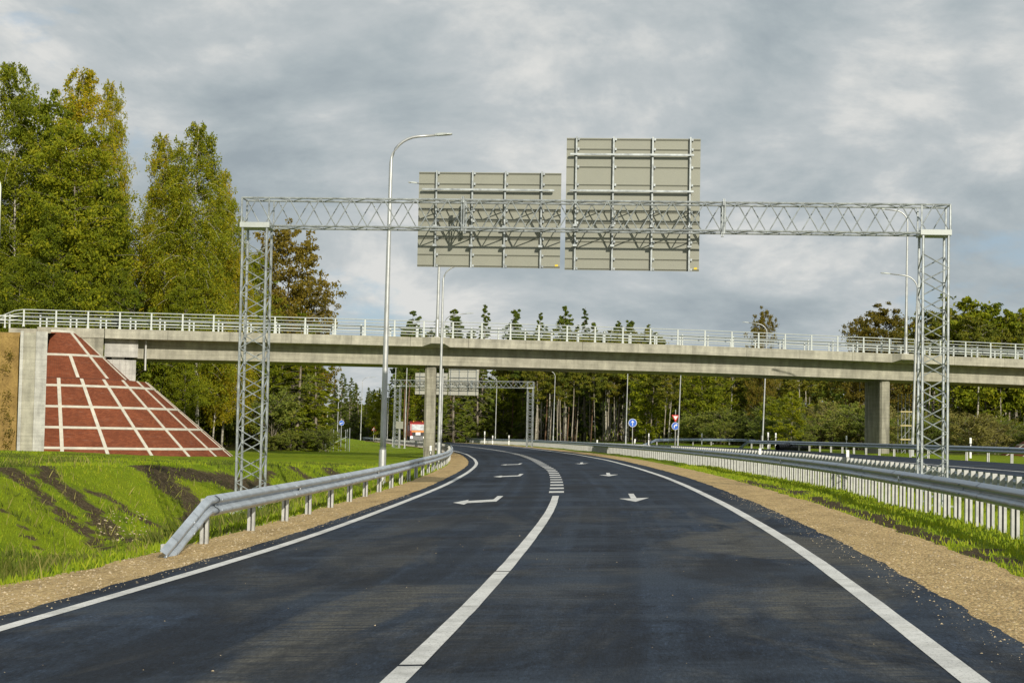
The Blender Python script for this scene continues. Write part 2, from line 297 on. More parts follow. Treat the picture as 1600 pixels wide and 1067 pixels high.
V = np.stack([GX, GZ, GH], -1).reshape(-1, 3); nr, nc = GX.shape
idx = np.arange(nr*nc).reshape(nr, nc); Fq = np.stack([idx[:-1, :-1], idx[:-1, 1:], idx[1:, 1:], idx[1:, :-1]], -1).reshape(-1, 4)
gnd = npmesh('ground', V, Fq, MT['terrain'], None, True); tag(gnd, kind='structure')
STREAKS = [([(2, 731), (39, 753), (75, 786), (99, 810), (135, 831), (165, 857)], 17), ([(48, 727), (78, 748), (114, 777), (144, 801), (168, 828), (204, 845), (245, 842)], 22), ([(129, 765), (168, 780), (210, 804), (258, 828)], 8),
  ([(222, 730), (290, 742), (366, 757), (420, 765)], 26), ([(245, 745), (300, 785), (345, 812)], 32), ([(455, 731), (477, 744), (505, 758)], 13), ([(490, 729), (515, 741), (560, 757)], 12), ([(0, 800), (40, 830), (80, 870)], 7), ([(420, 735), (400, 770), (410, 800)], 8)]
SEG = []
for pl, wpx in STREAKS:
    W_ = [hit(*q) for q in pl]
    for a, b_ in zip(W_[:-1], W_[1:]): SEG.append((a, b_, wpx*.5*(a[1]+b_[1])/2/2700.*1.7))
def soilmask(X, Z):
    X = np.asarray(X, float); Z = np.asarray(Z, float); s = XL(Z)-X; sr = X-XR(Z); n2 = fbm(X, Z, 1.3, 3, 33); n3 = fbm(X, Z, .45, 3, 37); m = np.zeros_like(X)
    for (a, b_, w_) in SEG:
        dx, dz = b_[0]-a[0], b_[1]-a[1]; t = np.clip(((X-a[0])*dx+(Z-a[1])*dz)/(dx*dx+dz*dz+1e-9), 0, 1); px_, pz_ = X-a[0]-t*dx, Z-a[1]-t*dz
        # distances weighed across the view: along-slope spread is longer than the sideways one
        d = np.sqrt((px_*1.)**2+(pz_*.45)**2)/w_; m = np.maximum(m, 1-sst(.55, 1.35, d*(.72+.6*n2)+(n3-.5)*.9))
    m = m*sst(4.4, 5.4, s)*(.62+.5*n3)
    band = np.exp(-((sr-2.4-.7*(n2-.5))/.34)**2)*sst(.33, .48, fbm(X, Z, 2.2, 3, 40))*sst(.0, 1., (80-Z)/25.)
    return np.clip(np.maximum(m, band), 0, 1)
SM = soilmask(GX, GZ)
wood = np.maximum(sst(124, 136, GZ)*sst(12, 20, L_[:, None]-GX), sst(25, 29, GX-R_[:, None])*sst(100, 170, GZ)); wood = np.maximum(wood, sst(330, 420, GZ)*.9)
for nm, arr in (('soil', SM), ('wood', wood)):
    a = gnd.data.attributes.new(nm, 'FLOAT', 'POINT'); a.data.foreach_set('value', arr.reshape(-1).astype(np.float32))
# roads
def ribbon(name, fa, fb, zs, dz, matn, parent=None, ncol=2, jit=0., wear=None, ztop=None):
    zs = np.asarray(zs, float); a = fa(zs); b_ = fb(zs)
    if jit:
        a = a+(fbm(zs, zs*0+3, 1.1, 5, 5)-.5+(fbm(zs, zs*0+5, .3, 2, 15)-.5)*.6)*jit; b_ = b_+(fbm(zs, zs*0+8, 1.1, 5, 6)-.5+(fbm(zs, zs*0+9, .3, 2, 16)-.5)*.6)*jit
    X = a[:, None]+(b_-a)[:, None]*np.linspace(0, 1, ncol)[None]; Zg = np.repeat(zs[:, None], ncol, 1)
    H = (ztop(X, Zg) if ztop else Bz(X))+dz; Vv = np.stack([X, Zg, H], -1).reshape(-1, 3)
    i = np.arange(len(zs)*ncol).reshape(len(zs), ncol); Ff = np.stack([i[:-1, :-1], i[:-1, 1:], i[1:, 1:], i[1:, :-1]], -1).reshape(-1, 4)
    o = npmesh(name, Vv, Ff, MT[matn], parent); uvl = o.data.uv_layers.new(name='UVMap'); lat = (X-XC(Zg)).reshape(-1); al = Zg.reshape(-1)
    vi = np.zeros(len(o.data.loops), dtype=np.int32); o.data.loops.foreach_get('vertex_index', vi); uvl.data.foreach_set('uv', np.stack([lat[vi], al[vi]], -1).reshape(-1).astype(np.float32))
    w = np.ones(Vv.shape[0]) if wear is None else wear(X, Zg).reshape(-1)
    at_ = o.data.attributes.new('wear', 'FLOAT', 'POINT'); at_.data.foreach_set('value', w.astype(np.float32)); return o
ZR = np.concatenate([np.arange(-40, 8, .5), np.arange(8, 40, .12), np.arange(40, 120, .5), np.arange(120, 560, 4.)])
def wearf(X, Z): return (1-sst(26, 44, Z))*np.clip(.45+1.2*np.exp(-((X-XR(Z)+.5)/.9)**2)+.9*np.exp(-((X-XC(Z)+.7)/.6)**2)*sst(30, 14, Z), 0, 1)
road = tag(ribbon('slip_road', lambda z: XL(z)-.42, lambda z: XR(z)+.74, ZR, 0, 'asphalt', None, 40, .10, wearf), kind='structure')
tag(ribbon('main_road', lambda z: XR(z)+10.6, lambda z: XR(z)+17.4+1.2*sst(100, 145, z), ZR, 0.0, 'asphalt', None, 8, 0, lambda X, Z: X*0), kind='structure')
def shoulder_z(X, Z): return Bz(X)
gl = ribbon('gravel_shoulder', lambda z: XL(z)-1.52-.25*sst(22, 17, z), lambda z: XL(z)-.30, ZR, -.012, 'gravel', None, 6, .22)
gr_ = ribbon('gravel_shoulder', lambda z: XR(z)+.6, lambda z: XR(z)+2.02, ZR, -.012, 'gravel', None, 6, .2)
for o in (gl, gr_): tag(o, kind='structure')
def line(fx, w, z0, z1, name='edge_line', dz=.004, step=1., parent=road):
    return ribbon(name, lambda z: fx(z)-w/2, lambda z: fx(z)+w/2, np.arange(z0, z1+step*.5, step), dz, 'paint', parent, 2, .012)
line(XL, .16, -30, 420); line(XR, .18, -30, 420)
# centre line laid in long strips with thin joints
for (a, b_) in ((-10, 12.04), (12.08, 16.0), (16.03, 20.1), (20.12, 30.), (30.02, 43.9)): line(XC, .165, a, b_, 'centre_line', .004, .5 if b_ < 40 else .55)
k = 46.
mbm = MB()
while k < 260:
    xs = []
    for zz in (k, k+1.35):
        x = float(XC(zz)); xs += [(x-.2, zz, float(Bz(x-.2))+.004), (x+.2, zz, float(Bz(x+.2))+.004)]
    if k < 126:
        q = MB(); q.add([xs[0], xs[1], xs[3], xs[2]], [(0, 1, 2, 3)]); q.build('marking_block', MT['paint'], road)
    else: mbm.add([xs[0], xs[1], xs[3], xs[2]], [(0, 1, 2, 3)])
    k += 3.05
tag(mbm.build('marking_block', MT['paint'], road), kind='stuff')
def arrow(poly, tips):
    P = [gp(*q) for q in poly]; base = P[0].copy()
    for t in tips:
        T = gp(*t); q = MB(); vs = []
        for p_ in P:
            x, y = p_.x-base.x+T.x, p_.y-base.y+T.y; vs.append((x, y, float(Bz(x))+.005))
        q.add(vs, [tuple(range(len(vs)))]); q.build('lane_arrow', MT['paint'], road)
arrow([(708, 785.3), (732.5, 780.7), (731, 782.6), (771, 780.2), (777.5, 774.8), (786.5, 774.8), (775.5, 783.4), (730, 785.9), (725, 788.2)], [(708, 785.3), (770.6, 744.7), (781.5, 726.2)])
arrow([(993.2, 783.8), (967.5, 778.9), (985.6, 778.6), (981.5, 771.2), (990, 771.2), (994.6, 778.0), (1014.2, 777.5)], [(993.2, 783.8), (951.5, 743.9), (908, 725.1)])
mr = [o for o in bpy.data.objects if o.name == 'main_road'][0]
line(lambda z: XR(z)+13.4, .16, -30, 420, parent=mr); line(lambda z: XR(z)+11.2, .16, -30, 420, parent=mr)
# ------------------------------------------------------------------ guardrails
WP = [(0, -.155), (.012, -.15), (.078, -.105), (.083, -.09), (.083, -.065), (.075, -.05), (.012, -.015), (.006, 0), (.012, .015), (.075, .05), (.083, .065), (.083, .09), (.078, .105), (.012, .15), (0, .155)]
def cpost(h=.78, side=1):   # open C section, web away from the rail
    q = MB(); a, d, t = .06, .05, .006
    q.box((-a, d-t, -.3), (a, d, h)); q.box((-a, -d, -.3), (-a+t, d-t, h)); q.box((a-t, -d, -.3), (a, d-t, h)); q.box((-a+t, -d, -.3), (-a+.045, -d+t, h)); q.box((a-.045, -d, -.3), (a-t, -d+t, h))
    return q
def guardrail(label, pts, side, posts, faces, end0=None, end1=None, group=None, refl=(), name='guardrail', rail_mat='rail_shaded', big=False, ph=.70):
    """pts: rail line (x,y); side: +1 rail offset to the right of the travel direction; posts: list of (x,y,rz)"""
    p0 = pts[0][:2]; t = thing(name, label, 'guardrail', (p0[0], p0[1], tz(*p0)), 0, group)
    O = Vector((p0[0], p0[1], tz(*p0)))
    n = len(pts); P = []; NR = []
    for i, p in enumerate(pts):
        a = pts[max(0, i-1)]; b_ = pts[min(n-1, i+1)]; d = Vector((b_[0]-a[0], b_[1]-a[1])).normalized(); nn = Vector((d.y, -d.x))*side
        hz = p[2] if len(p) > 2 else rz_(p[0], p[1])+.60
        P.append((p[0]+nn.x*.06-O.x, p[1]+nn.y*.06-O.y, hz-O.z)); NR.append((nn.x, nn.y))
    q = MB(); q.sweep(WP, P, NR)
    # back skin a few mm behind gives the sheet its thickness
    q.sweep([(o-.005, z*1.005) for o, z in WP][::-1], P, NR)
    for i in range(2, n-2, 3 if not big else 2):   # overlapping lap joints stand a few mm proud
        dd = (Vector(P[i+1])-Vector(P[i])).normalized(); p0_ = Vector(P[i]); q.sweep([(o+.005, z*1.02) for o, z in WP], [p0_-dd*.17, p0_+dd*.17], [NR[i], NR[i]])
    e = MB()
    for i in range(0, n, 4):      # bolted lap joints
        p = P[i]; nn = NR[i]; dd = Vector((-nn[1], nn[0], 0))
        for z in (-.078, .078, 0): e.obox((p[0]+nn[0]*(.09 if z else .015), p[1]+nn[1]*(.09 if z else .015), p[2]+z), dd*.016, Vector((nn[0], nn[1], 0))*.008, (0, 0, .016))
    if not big: q.add(e.v, e.f)
    r = q.build('rail', MT[rail_mat], t, True)
    proto = None; extra = MB(); c = cpost(ph)
    for j, pp in enumerate(posts):
        x, y, rz = pp[:3]; z = rz_(x, y)
        if j < 99:
            if proto is None:
                o = c.build('post', MT['post_metal'], t); proto = o
            else:
                o = proto.copy(); COL.objects.link(o); o.parent = t
            o.location = (x-O.x, y-O.y, z-O.z); o.rotation_euler = (0, 0, rz)
        else:
            ca, sa = math.cos(rz), math.sin(rz); extra.add([(vx*ca-vy*sa+x-O.x, vx*sa+vy*ca+y-O.y, vz+z-O.z) for vx, vy, vz in c.v], c.f)
    if extra.v: tag(extra.build('post', MT['post_metal'], t), kind='stuff')
    for (x, y, z, dx, dy) in refl:
        q = MB(); d = Vector((dx, dy, 0)).normalized(); s_ = Vector((-d.y, d.x, 0)); c0 = Vector((x, y, z))-O
        q.prism([c0+Vector((0, 0, .07)), c0-Vector((0, 0, .07)), c0+d*.16-Vector((0, 0, .0))], s_*.02); q.build('reflector', MT['white'], t)
    return t
def along(fx, z0, z1, step, off=0.):
    out = []; z = z0
    while (z <= z1 if step > 0 else z >= z1): out.append((float(fx(z))+off, z)); z += step
    return out
def mkposts(fx, z0, z1, step, rz):
    out = []; z = z0
    while z <= z1: out.append((float(fx(z)), z, rz+math.atan2(-(float(fx(z+.5))-float(fx(z-.5))), 1.))); z += step
    return out
# left guardrail: turned-down end, then along the gravel to the far bend
zl = [25.9, 29.3, 32.5, 35.2, 38.3, 41.5, 44.8, 48.3]
XGL = lambda z: XL(z)-np.interp(z, [24, 26, 30, 40, 60, 100, 160, 300], [1.3, 1.25, 1.28, 1.3, 1.5, 1.5, 1.1, 1.0])
lp = []
g0 = tz(float(XGL(26.2)), 26.2)
for zz in np.linspace(22.9, 25.7, 8): lp.append((float(XGL(26))-.12*(26-zz)/2.8-.05, zz, np.interp(zz, [22.9, 25.6], [g0-.02, g0+.60])))
lp += [(x, y) for x, y in along(XGL, 26.1, 400, 1.6)]
ps = [(float(XGL(z))-.06, z, 0) for z in zl]; z = 51.9
while z < 330: ps.append((float(XGL(z))-.06, z, math.atan2(-(float(XGL(z+1))-float(XGL(z-1))), 2.))); z += 3.6 if z < 100 else 3.0
ps = [(float(XGL(24.3))-.12, 24.1, 0)]+ps[:]
rf = [(float(XGL(z))+.06, z, tz(float(XGL(z)), z)+.62, .3, -1) for z in (33.2, 46.5, 62., 78.)]
gl_ = guardrail('sunlit guardrail on sparse posts with turned-down end along the left gravel', lp, 1, ps, 1, refl=rf, rail_mat='rail_sunlit')
for o in gl_.children:
    if o.name.startswith('post') and o.location.y < 1.5: o.location.z -= .56
XG1 = lambda z: XR(z)+np.interp(z, [15, 25, 30, 38, 46, 60, 81, 110, 300], [3.35, 3.45, 3.62, 3.72, 3.85, 3.8, 3.6, 3.4, 3.4])
XG2 = lambda z: XG1(z)+np.interp(z, [15, 42, 60, 84, 110, 300], [3.2, 3.6, 4.3, 5.2, 5.2, 4.6])
rf = [(float(XG1(z))-.14, z, tz(float(XG1(z)), z)+.62, -.2, -1) for z in (36.6, 58., 81., 110.)]
guardrail('shaded blue-grey guardrail on closely spaced white posts beside the right grass verge', along(XG1, 12, 450, 1.5), -1, mkposts(lambda z: XG1(z)+.06, 14.2, 300, 1.0, 0), 0, refl=rf)
guardrail('guardrail seen from behind its posts on the far side of the grassy median', along(XG2, 20, 330, 2.), 1, mkposts(lambda z: XG2(z)-.06, 24.3, 300, 1.0, PI), 0, ph=.76)
XG3 = lambda z: XR(z)+18.1+.9*sst(100, 145, z)
l3 = along(XG3, 40, 158, 3.); zz = [158.5, 160, 161.6, 163.2]; hz = [.62, .42, .18, -.05]
l3 += [(float(XG3(a)), a, tz(float(XG3(a)), a)+h) for a, h in zip(zz, hz)]
guardrail('long low guardrail on the far side of the second road, in front of bridge pier', l3, -1, mkposts(lambda z: XG3(z)+.06, 42, 158, 4., 0), 0, big=True)
l4 = [(15.6, 205, tz(15.6, 205)-.05), (16.4, 205, tz(16.4, 205)+.25), (17.3, 205, tz(17.3, 205)+.62)]+[(17.3+i*2., 205-.35*i, tz(17.3+i*2, 205-.35*i)+.62) for i in range(1, 16)]
guardrail('distant guardrail with sloping left end, near the two right-hand traffic signs', l4, 1, [(17.4+2.1*i, 205.1-.37*i, 0.) for i in range(15)], 0, big=True)
# ------------------------------------------------------------------ gantries
def gantry(label, PLf, PRf, H, tower_w=.7, dep=.6, hb=.71, base_l=-.6, base_r=.2, splice=(), th=1., pitch=.8):
    """PLf, PRf: world points of the front outer legs at the top of the towers"""
    ax = Vector((PRf.x-PLf.x, PRf.y-PLf.y, 0)); span = ax.length; rz = math.atan2(ax.y, ax.x)
    zc = (PLf.z+PRf.z)/2
    t = thing('sign_gantry', label, 'gantry', (PLf.x, PLf.y, 0), rz)
    zb = zc+.05; zt = zb+hb
    for (x0, bz) in ((0., base_l), (span-tower_w, base_r)):
        q = MB(); tower = None
        for x in (x0+.04, x0+tower_w-.04):
            for y in (0, dep): q.tube([(x, y, bz-.3), (x, y, zc)], .034*th, 6)
        tower = q.build('tower', MT['galvanised'], t)
        br_ = MB(); step = .68; n = int((zc-bz)/step*1.); xa, xb = x0+.04, x0+tower_w-.04
        for i in range(n):
            z0 = bz+.1+i*step; z1 = z0+step/2; z2 = z0+step
            if z2 > zc: break
            for (a3, b3, c3) in (((xa, -.02, z0), (xb, -.02, z1), (xa, -.02, z2)), ((xb, dep+.02, z0), (xa, dep+.02, z1), (xb, dep+.02, z2)), ((xa-.02, 0, z0), (xa-.02, dep, z1), (xa-.02, 0, z2)), ((xb+.02, dep, z0), (xb+.02, 0, z1), (xb+.02, dep, z2))):
                br_.tube([a3, b3], .0155*th, 6); br_.tube([b3, c3], .0155*th, 6)
        br_.build('bracing', MT['galvanised'], tower)
        cp = MB(); cp.box((x0-.03, -.06, zc), (x0+tower_w+.03, dep+.06, zc+.13)); cp.build('cap_plate', MT['white_metal'], tower)
        ft = MB()
        ft.box((x0-.1, -.12, bz-.6), (x0+tower_w+.1, dep+.12, bz+.03))
        ft.build('foot_plate', MT['white_metal'], tower)
    q = MB()
    for y in (0, dep):
        for z in (zb, zt): q.tube([(0, y, z), (span, y, z)], .028*th, 8)
    for x in (0, span):
        q.tube([(x, 0, zb), (x, 0, zt)], .028*th); q.tube([(x, dep, zb), (x, dep, zt)], .028*th); q.tube([(x, 0, zt), (x, dep, zt)], .024*th)
    for x in (tower_w, span-tower_w):
        q.tube([(x, 0, zb), (x, 0, zt)], .022*th); q.tube([(x, dep, zb), (x, dep, zt)], .022*th)
    beam = q.build('beam', MT['galvanised'], t)
    br_ = MB(); n = int(span/pitch); pt = span/n
    for i in range(n):
        a, b_, c = i*pt, i*pt+pt/2, i*pt+pt
        for (a3, b3, c3) in (((a, -.02, zb), (b_, -.02, zt), (c, -.02, zb)), ((a, dep+.02, zt), (b_, dep+.02, zb), (c, dep+.02, zt)), ((a, 0, zb+.005), (b_, dep, zb+.005), (c, 0, zb+.005)), ((a, 0, zt+.005), (b_, dep, zt+.005), (c, 0, zt+.005))):
            br_.tube([a3, b3], .0145*th, 6); br_.tube([b3, c3], .0145*th, 6)
    br_.build('bracing', MT['galvanised'], beam)
    for x in splice:
        s = MB()
        for y in (0, dep):
            for z in (zb, zt):
                for dx in (-.018, .018): s.box((x+dx-.010, y-.075, z-.085), (x+dx+.010, y+.075, z+.085))
            s.tube([(x-.03, y, zb), (x-.03, y, zt)], .022*th); s.tube([(x+.03, y, zb), (x+.03, y, zt)], .022*th)
        s.tube([(x, 0, zb), (x, dep, zt)], .014); s.tube([(x, dep, zb), (x, 0, zt)], .014)
        s.build('splice_flange', MT['galvanised'], beam)
    Mx = Matrix.Translation((PLf.x, PLf.y, 0)) @ Matrix.Rotation(rz, 4, 'Z')
    return t, Mx, span, dep
def to_plane(Mx, px, py, yl):
    inv = Mx.inverted(); o = inv @ Vector(EYE); d = inv.to_3x3() @ Vector(ray(px, py)); k = (yl-o.y)/d.y; p = o+d*k; return p.x, p.z
def sign_panel(label, Mx, yl, corners, vx, hy, bars, sticker=True, th=1., group=None, pm='sign_back'):
    (ax_, az) = to_plane(Mx, *corners[0], yl); (bx, bz) = to_plane(Mx, *corners[1], yl); (cx, cz) = to_plane(Mx, *corners[2], yl); (dx, dz) = to_plane(Mx, *corners[3], yl)
    x0, x1 = (ax_+dx)/2, (bx+cx)/2; z1, z0 = (az+bz)/2, (cz+dz)/2; rz = Mx.to_euler().z; O = Mx @ Vector(((x0+x1)/2, yl, z0))
    t = thing('overhead_sign', label, 'road sign', O, rz, group); w = x1-x0; h = z1-z0; X = lambda f: -w/2+w*f
    q = MB(); q.box((-w/2, 0, 0), (w/2, .012, h)); q.box((-w/2, -.02, h-.03), (w/2, -.002, h)); panel = q.build('panel', MT[pm], t)
    for f in vx:
        q = MB(); q.box((X(f)-.02*th, -.105, -.01), (X(f)+.02*th, -.055, h+.03)); q.box((X(f)-.01, -.054, 0), (X(f)+.01, -.02, h))
        for g in hy:
            zz = h*(1-g); q.box((X(f)+.03*th, -.085, zz-.03), (X(f)+.075*th, -.022, zz+.03))
        q.build('upright', MT['galvanised'], t)
    for g in hy:
        zz = h*(1-g); q = MB(); q.box((-w/2, -.022, zz-.012), (w/2, -.002, zz+.012)); q.box((-w/2, -.045, zz+.006), (w/2, -.023, zz+.012)); q.build('stiffener', MT['sign_back'], t)
    for g in bars:
        zz = h*(1-g); q = MB(); q.box((-w/2+.1, -.18, zz-.024), (w/2-.17, -.11, zz+.024)); q.build('walkway_bar', MT['galvanised'], t)
    for f in vx:
        for zz in ((h*.42, h*.22) if len(bars) == 1 else (h*.33, h*.18)):
            q = MB(); q.box((X(f)-.05, -.26, zz-.03), (X(f)+.05, -.11, zz+.03)); q.build('clamp', MT['galvanised'], t)
    if sticker:
        q = MB(); q.box((w/2-.13, -.006, .03), (w/2-.05, -.003, .10)); q.build('sticker', MT['yellow'], t)
    return t
P1 = at(377.2, 351.5, 43.8); P2 = at(1484.8, 371.5, 42.6)
g1, M1, span1, dep1 = gantry('large galvanised lattice gantry spanning the road in the foreground', P1, P2, 0, base_l=tz(P1.x+.3, P1.y)+.02, base_r=tz(P2.x-.3, P2.y)+.02,
    splice=[to_plane(Matrix.Translation((P1.x, P1.y, 0)) @ Matrix.Rotation(math.atan2(P2.y-P1.y, P2.x-P1.x), 4, 'Z'), x, 333, 0)[0] for x in (723, 1131)])
ysg = dep1+.30
sign_panel('smaller overhead direction sign seen from behind, left one on the near gantry', M1, ysg, [(655, 268), (877, 272), (875, 420), (652, 416.5)], (.127, .38, .61, .865), (.012, .125, .31, .40, .515, .58, .70, .87, .985), (.19,))
sign_panel('tall overhead direction sign seen from behind, right one on the near gantry', M1, ysg, [(886, 215), (1095, 218.5), (1092, 426), (882, 420)], (.075, .353, .645, .925), (.01, .085, .22, .355, .48, .56, .645, .70, .785, .915, .99), (.13, .405))
Q1 = at(616, 603.5, 198); Q2 = at(833, 607.5, 195)
g2, M2, span2, dep2 = gantry('small distant lattice gantry visible below the bridge deck', Q1, Q2, 0, base_l=tz(Q1.x, Q1.y), base_r=tz(Q2.x, Q2.y), th=1.5, splice=(9.,), pitch=1.1)
sign_panel('lower overhead sign seen from behind on the distant gantry beside bridge pier', M2, dep2+.3, [(649, 582), (699.5, 583), (699, 617), (648.5, 616)], (.15, .4, .64, .87), (.01, .3, .55, .99), (.17,), False, 1.3, pm='sign_pale')
sign_panel('higher overhead sign seen from behind on the distant gantry, right of bridge pier', M2, dep2+.3, [(701, 571), (748, 572), (747.5, 618.5), (701, 617)], (.07, .36, .65, .93), (.01, .2, .6, .99), (.12, .40), False, 1.3, pm='sign_pale')
# ------------------------------------------------------------------ bridge
TH = math.radians(13.2); BX = Vector((math.cos(TH), math.sin(TH), 0)); BN = Vector((-math.sin(TH), math.cos(TH), 0)); BO = Vector((0, 117.6, 0))
br = thing('road_bridge', 'long concrete overpass with white railing crossing above the road', 'bridge', BO, TH)
def ztop(s): return float(np.interp(s, [-60, -26, -12, 0, 14, 38, 70], [8.80, 8.93, 9.0, 9.05, 9.05, 8.82, 8.35]))-1.12
def s_at(px, n=0.):     # local s of the pixel column on the plane n
    d = ray(px, 520); o = EYE-np.array(BO)-np.array(BN)*n; k = -(o @ np.array(BN))/(d @ np.array(BN)); return float((np.array(EYE)+d*k-np.array(BO)) @ np.array(BX))
sJ = s_at(163.5); sE = 64.
def bsweep(prof, s0, s1, step=2.):
    q = MB(); n = max(2, int((s1-s0)/step)+1); ss = np.linspace(s0, s1, n); k = len(prof); vs = []; fs = []
    for s in ss:
        z = ztop(s)
        for (nn, dz) in prof: vs.append((s, nn, z+dz))
    for i in range(n-1):
        for j in range(k): j2 = (j+1) % k; fs.append((i*k+j, (i+1)*k+j, (i+1)*k+j2, i*k+j2))
    fs.append(tuple(range(k))); fs.append(tuple((n-1)*k+j for j in range(k))[::-1]); q.add(vs, fs); return q
fas = MB(); sw = -33.; cuts = [sJ+.02]
while cuts[-1] < sE-4: cuts.append(cuts[-1]+4.)
sl1 = s_at(682); sl2 = s_at(1413)
for a, b_ in zip(cuts[:-1], cuts[1:]):
    x = bsweep([(0, 0), (0, -.62), (.30, -.62), (.30, 0)], a, b_-.018); fas.add(x.v, x.f)
x = bsweep([(0, 0), (0, -.60), (.30, -.60), (.30, 0)], s_at(58), sJ-.03); fas.add(x.v, x.f)
fas.build('fascia', MT['concrete'], br)
x = bsweep([(8.7, 0), (8.7, -.62), (9.0, -.62), (9.0, 0)], sw, sE); x.build('fascia', MT['concrete'], br)
bsweep([(.31, -.10), (.31, -.50), (1.35, -.66), (1.42, -1.82), (7.55, -1.82), (7.62, -.66), (8.69, -.50), (8.69, -.10)], sJ+1.9, sE).build('girder', MT['concrete'], br)
bsweep([(.31, -.11), (.31, -.48), (8.69, -.48), (8.69, -.11)], sw, sJ+1.88).build('approach_slab', MT['concrete'], br)
# lamp brackets
for s in (sl1, sl2):
    q = MB(); z = ztop(s); q.add([(s-.95, -.005, z+.01), (s-.45, -.5, z+.01), (s+.45, -.5, z+.01), (s+.95, -.005, z+.01), (s-.95, -.005, z-.62), (s-.45, -.5, z-.42), (s+.45, -.5, z-.42), (s+.95, -.005, z-.62)],
        [(0, 1, 2, 3), (7, 6, 5, 4), (0, 4, 5, 1), (1, 5, 6, 2), (2, 6, 7, 3)]); q.build('lamp_bracket', MT['concrete'], br)
# end block and abutment
z = ztop(sJ); q = MB(); q.box((sJ+.03, .75, z-1.78), (sJ+2.15, 8.3, z-.52)); q.build('end_block', MT['pale_concrete'], br)
q = MB(); q.box((sJ+.12, .9, -.6), (sJ+2.05, 8.2, z-1.95))
for i in range(5): q.box((sJ+.15+i*.42, .84, -.6), (sJ+.33+i*.42, .90, z-1.95))
q.box((sJ+.5, 1.2, z-1.95), (sJ+1.3, 2.0, z-1.78)); q.build('abutment', MT['pale_concrete'], br)
q = MB(); q.box((s_at(58), .06, .5), (sJ-.05, .28, z-.6)); q.build('wing_wall', MT['pier_concrete'], br)
q = MB(); q.tube([(s_at(229), .9, z-.5), (s_at(229), .9, z-2.6)], .07, 8); q.build('drain_pipe', MT['post_metal'], br)
for (px, w, L, rot, zb_) in ((681.5, .75, 5.2, -2., -.6), (1400.5, .72, 5.4, -.5, .3)):
    s = s_at(px); zz = ztop(s); q = MB(); hw = w/2; ch = .14
    prof = [(-hw+ch, 0), (hw-ch, 0), (hw, ch), (hw, L-ch), (hw-ch, L), (-hw+ch, L), (-hw, L-ch), (-hw, ch)]
    a = math.radians(-rot)+(-TH); R2 = Matrix.Rotation(-TH+math.radians(-rot), 2)
    prof = [R2 @ Vector((p[0], p[1])) for p in prof]
    vs = [(s+p.x, 1.75+p.y, zb_) for p in prof]+[(s+p.x, 1.75+p.y, zz-1.80) for p in prof]; k = len(prof)
    q.add(vs, [tuple(range(k))[::-1], tuple(range(k, 2*k))]+[(i, (i+1) % k, (i+1) % k+k, i+k) for i in range(k)]); pr = q.build('pier', MT['pier_concrete'], br)
    q = MB()
    for p_ in prof[:1]: q.box((s-.9, 1.5, zb_-.2), (s+.9, 2.2+L, zb_+.02))
    q.build('pier_base', MT['concrete'], pr)
# railing (near and far), crash barrier
def railing(nn, s0, s1, near):
    r = MB(); S_ = np.linspace(s0, s1, 30)
    for dz, rad in ((1.09, .032), (.87, .026), (.19, .028)): r.tube([(s, nn, ztop(s)+dz) for s in S_], rad, 6)
    if near:
        S0 = s0
        for dz, rad, e in ((1.09, .032, -.0), (.87, .026, -.2)): r.tube([(s0, nn, ztop(s0)+dz), (s0-.55, nn, ztop(s0)+dz-.1), (s0-1.9, nn, ztop(s0)+dz-.72+(.1 if e else 0))], rad, 6)
        r.tube([(s0, nn, ztop(s0)+.19), (s0-5, nn, ztop(s0)+.17)], .028, 6); r.tube([(s0-1.9, nn, ztop(s0)+.37), (s0-5, nn, ztop(s0)+.36)], .03, 6)
    rl = r.build('railing', MT['white_metal'], br)
    p0 = MB(); p0.add([(-.085, -.03, 0), (.085, -.03, 0), (.085, .03, 0), (-.085, .03, 0), (-.05, -.03, .22), (.05, -.03, .22), (.05, .03, .22), (-.05, .03, .22)], [(0, 3, 2, 1), (0, 1, 5, 4), (1, 2, 6, 5), (2, 3, 7, 6), (3, 0, 4, 7)]); p0.box((-.05, -.03, .2205), (.05, .03, 1.075))
    o0 = None; k = 0; s = s0+.05
    while s < s1:
        if o0 is None: o = o0 = p0.build('railing_post', MT['white_metal'], rl)
        else: o = o0.copy(); COL.objects.link(o); o.parent = rl
        o.location = (s, nn, ztop(s)); s += 2.0
    if near:
        for ds in (-1.1, -2.6, -3.4, -4.2):
            o = o0.copy(); COL.objects.link(o); o.parent = rl; o.location = (s0+ds, nn, ztop(s0)-.12); o.scale = (.8, 1, .42 if ds < -1.5 else .8)
    return rl
s0r = s_at(35); railing(.14, s0r, 62, True); railing(8.86, -31, 62, False)
b_ = MB(); S_ = np.linspace(-33, 62, 30)
for dz in (.70, .45):
    x = bsweep([(1.10, dz+.05), (1.10, dz-.05), (1.16, dz-.05), (1.16, dz+.05)], -34, 62); b_.add(x.v, x.f)
bar = b_.build('crash_barrier', MT['white_metal'], br); p0 = MB(); p0.box((-.05, -.06, -.1), (.05, .03, .82)); o0 = None; s = -33.
while s < 62:
    if o0 is None: o = o0 = p0.build('barrier_post', MT['white_metal'], bar)
    else: o = o0.copy(); COL.objects.link(o); o.parent = bar
    o.location = (s, 1.20, ztop(s)); s += 1.9
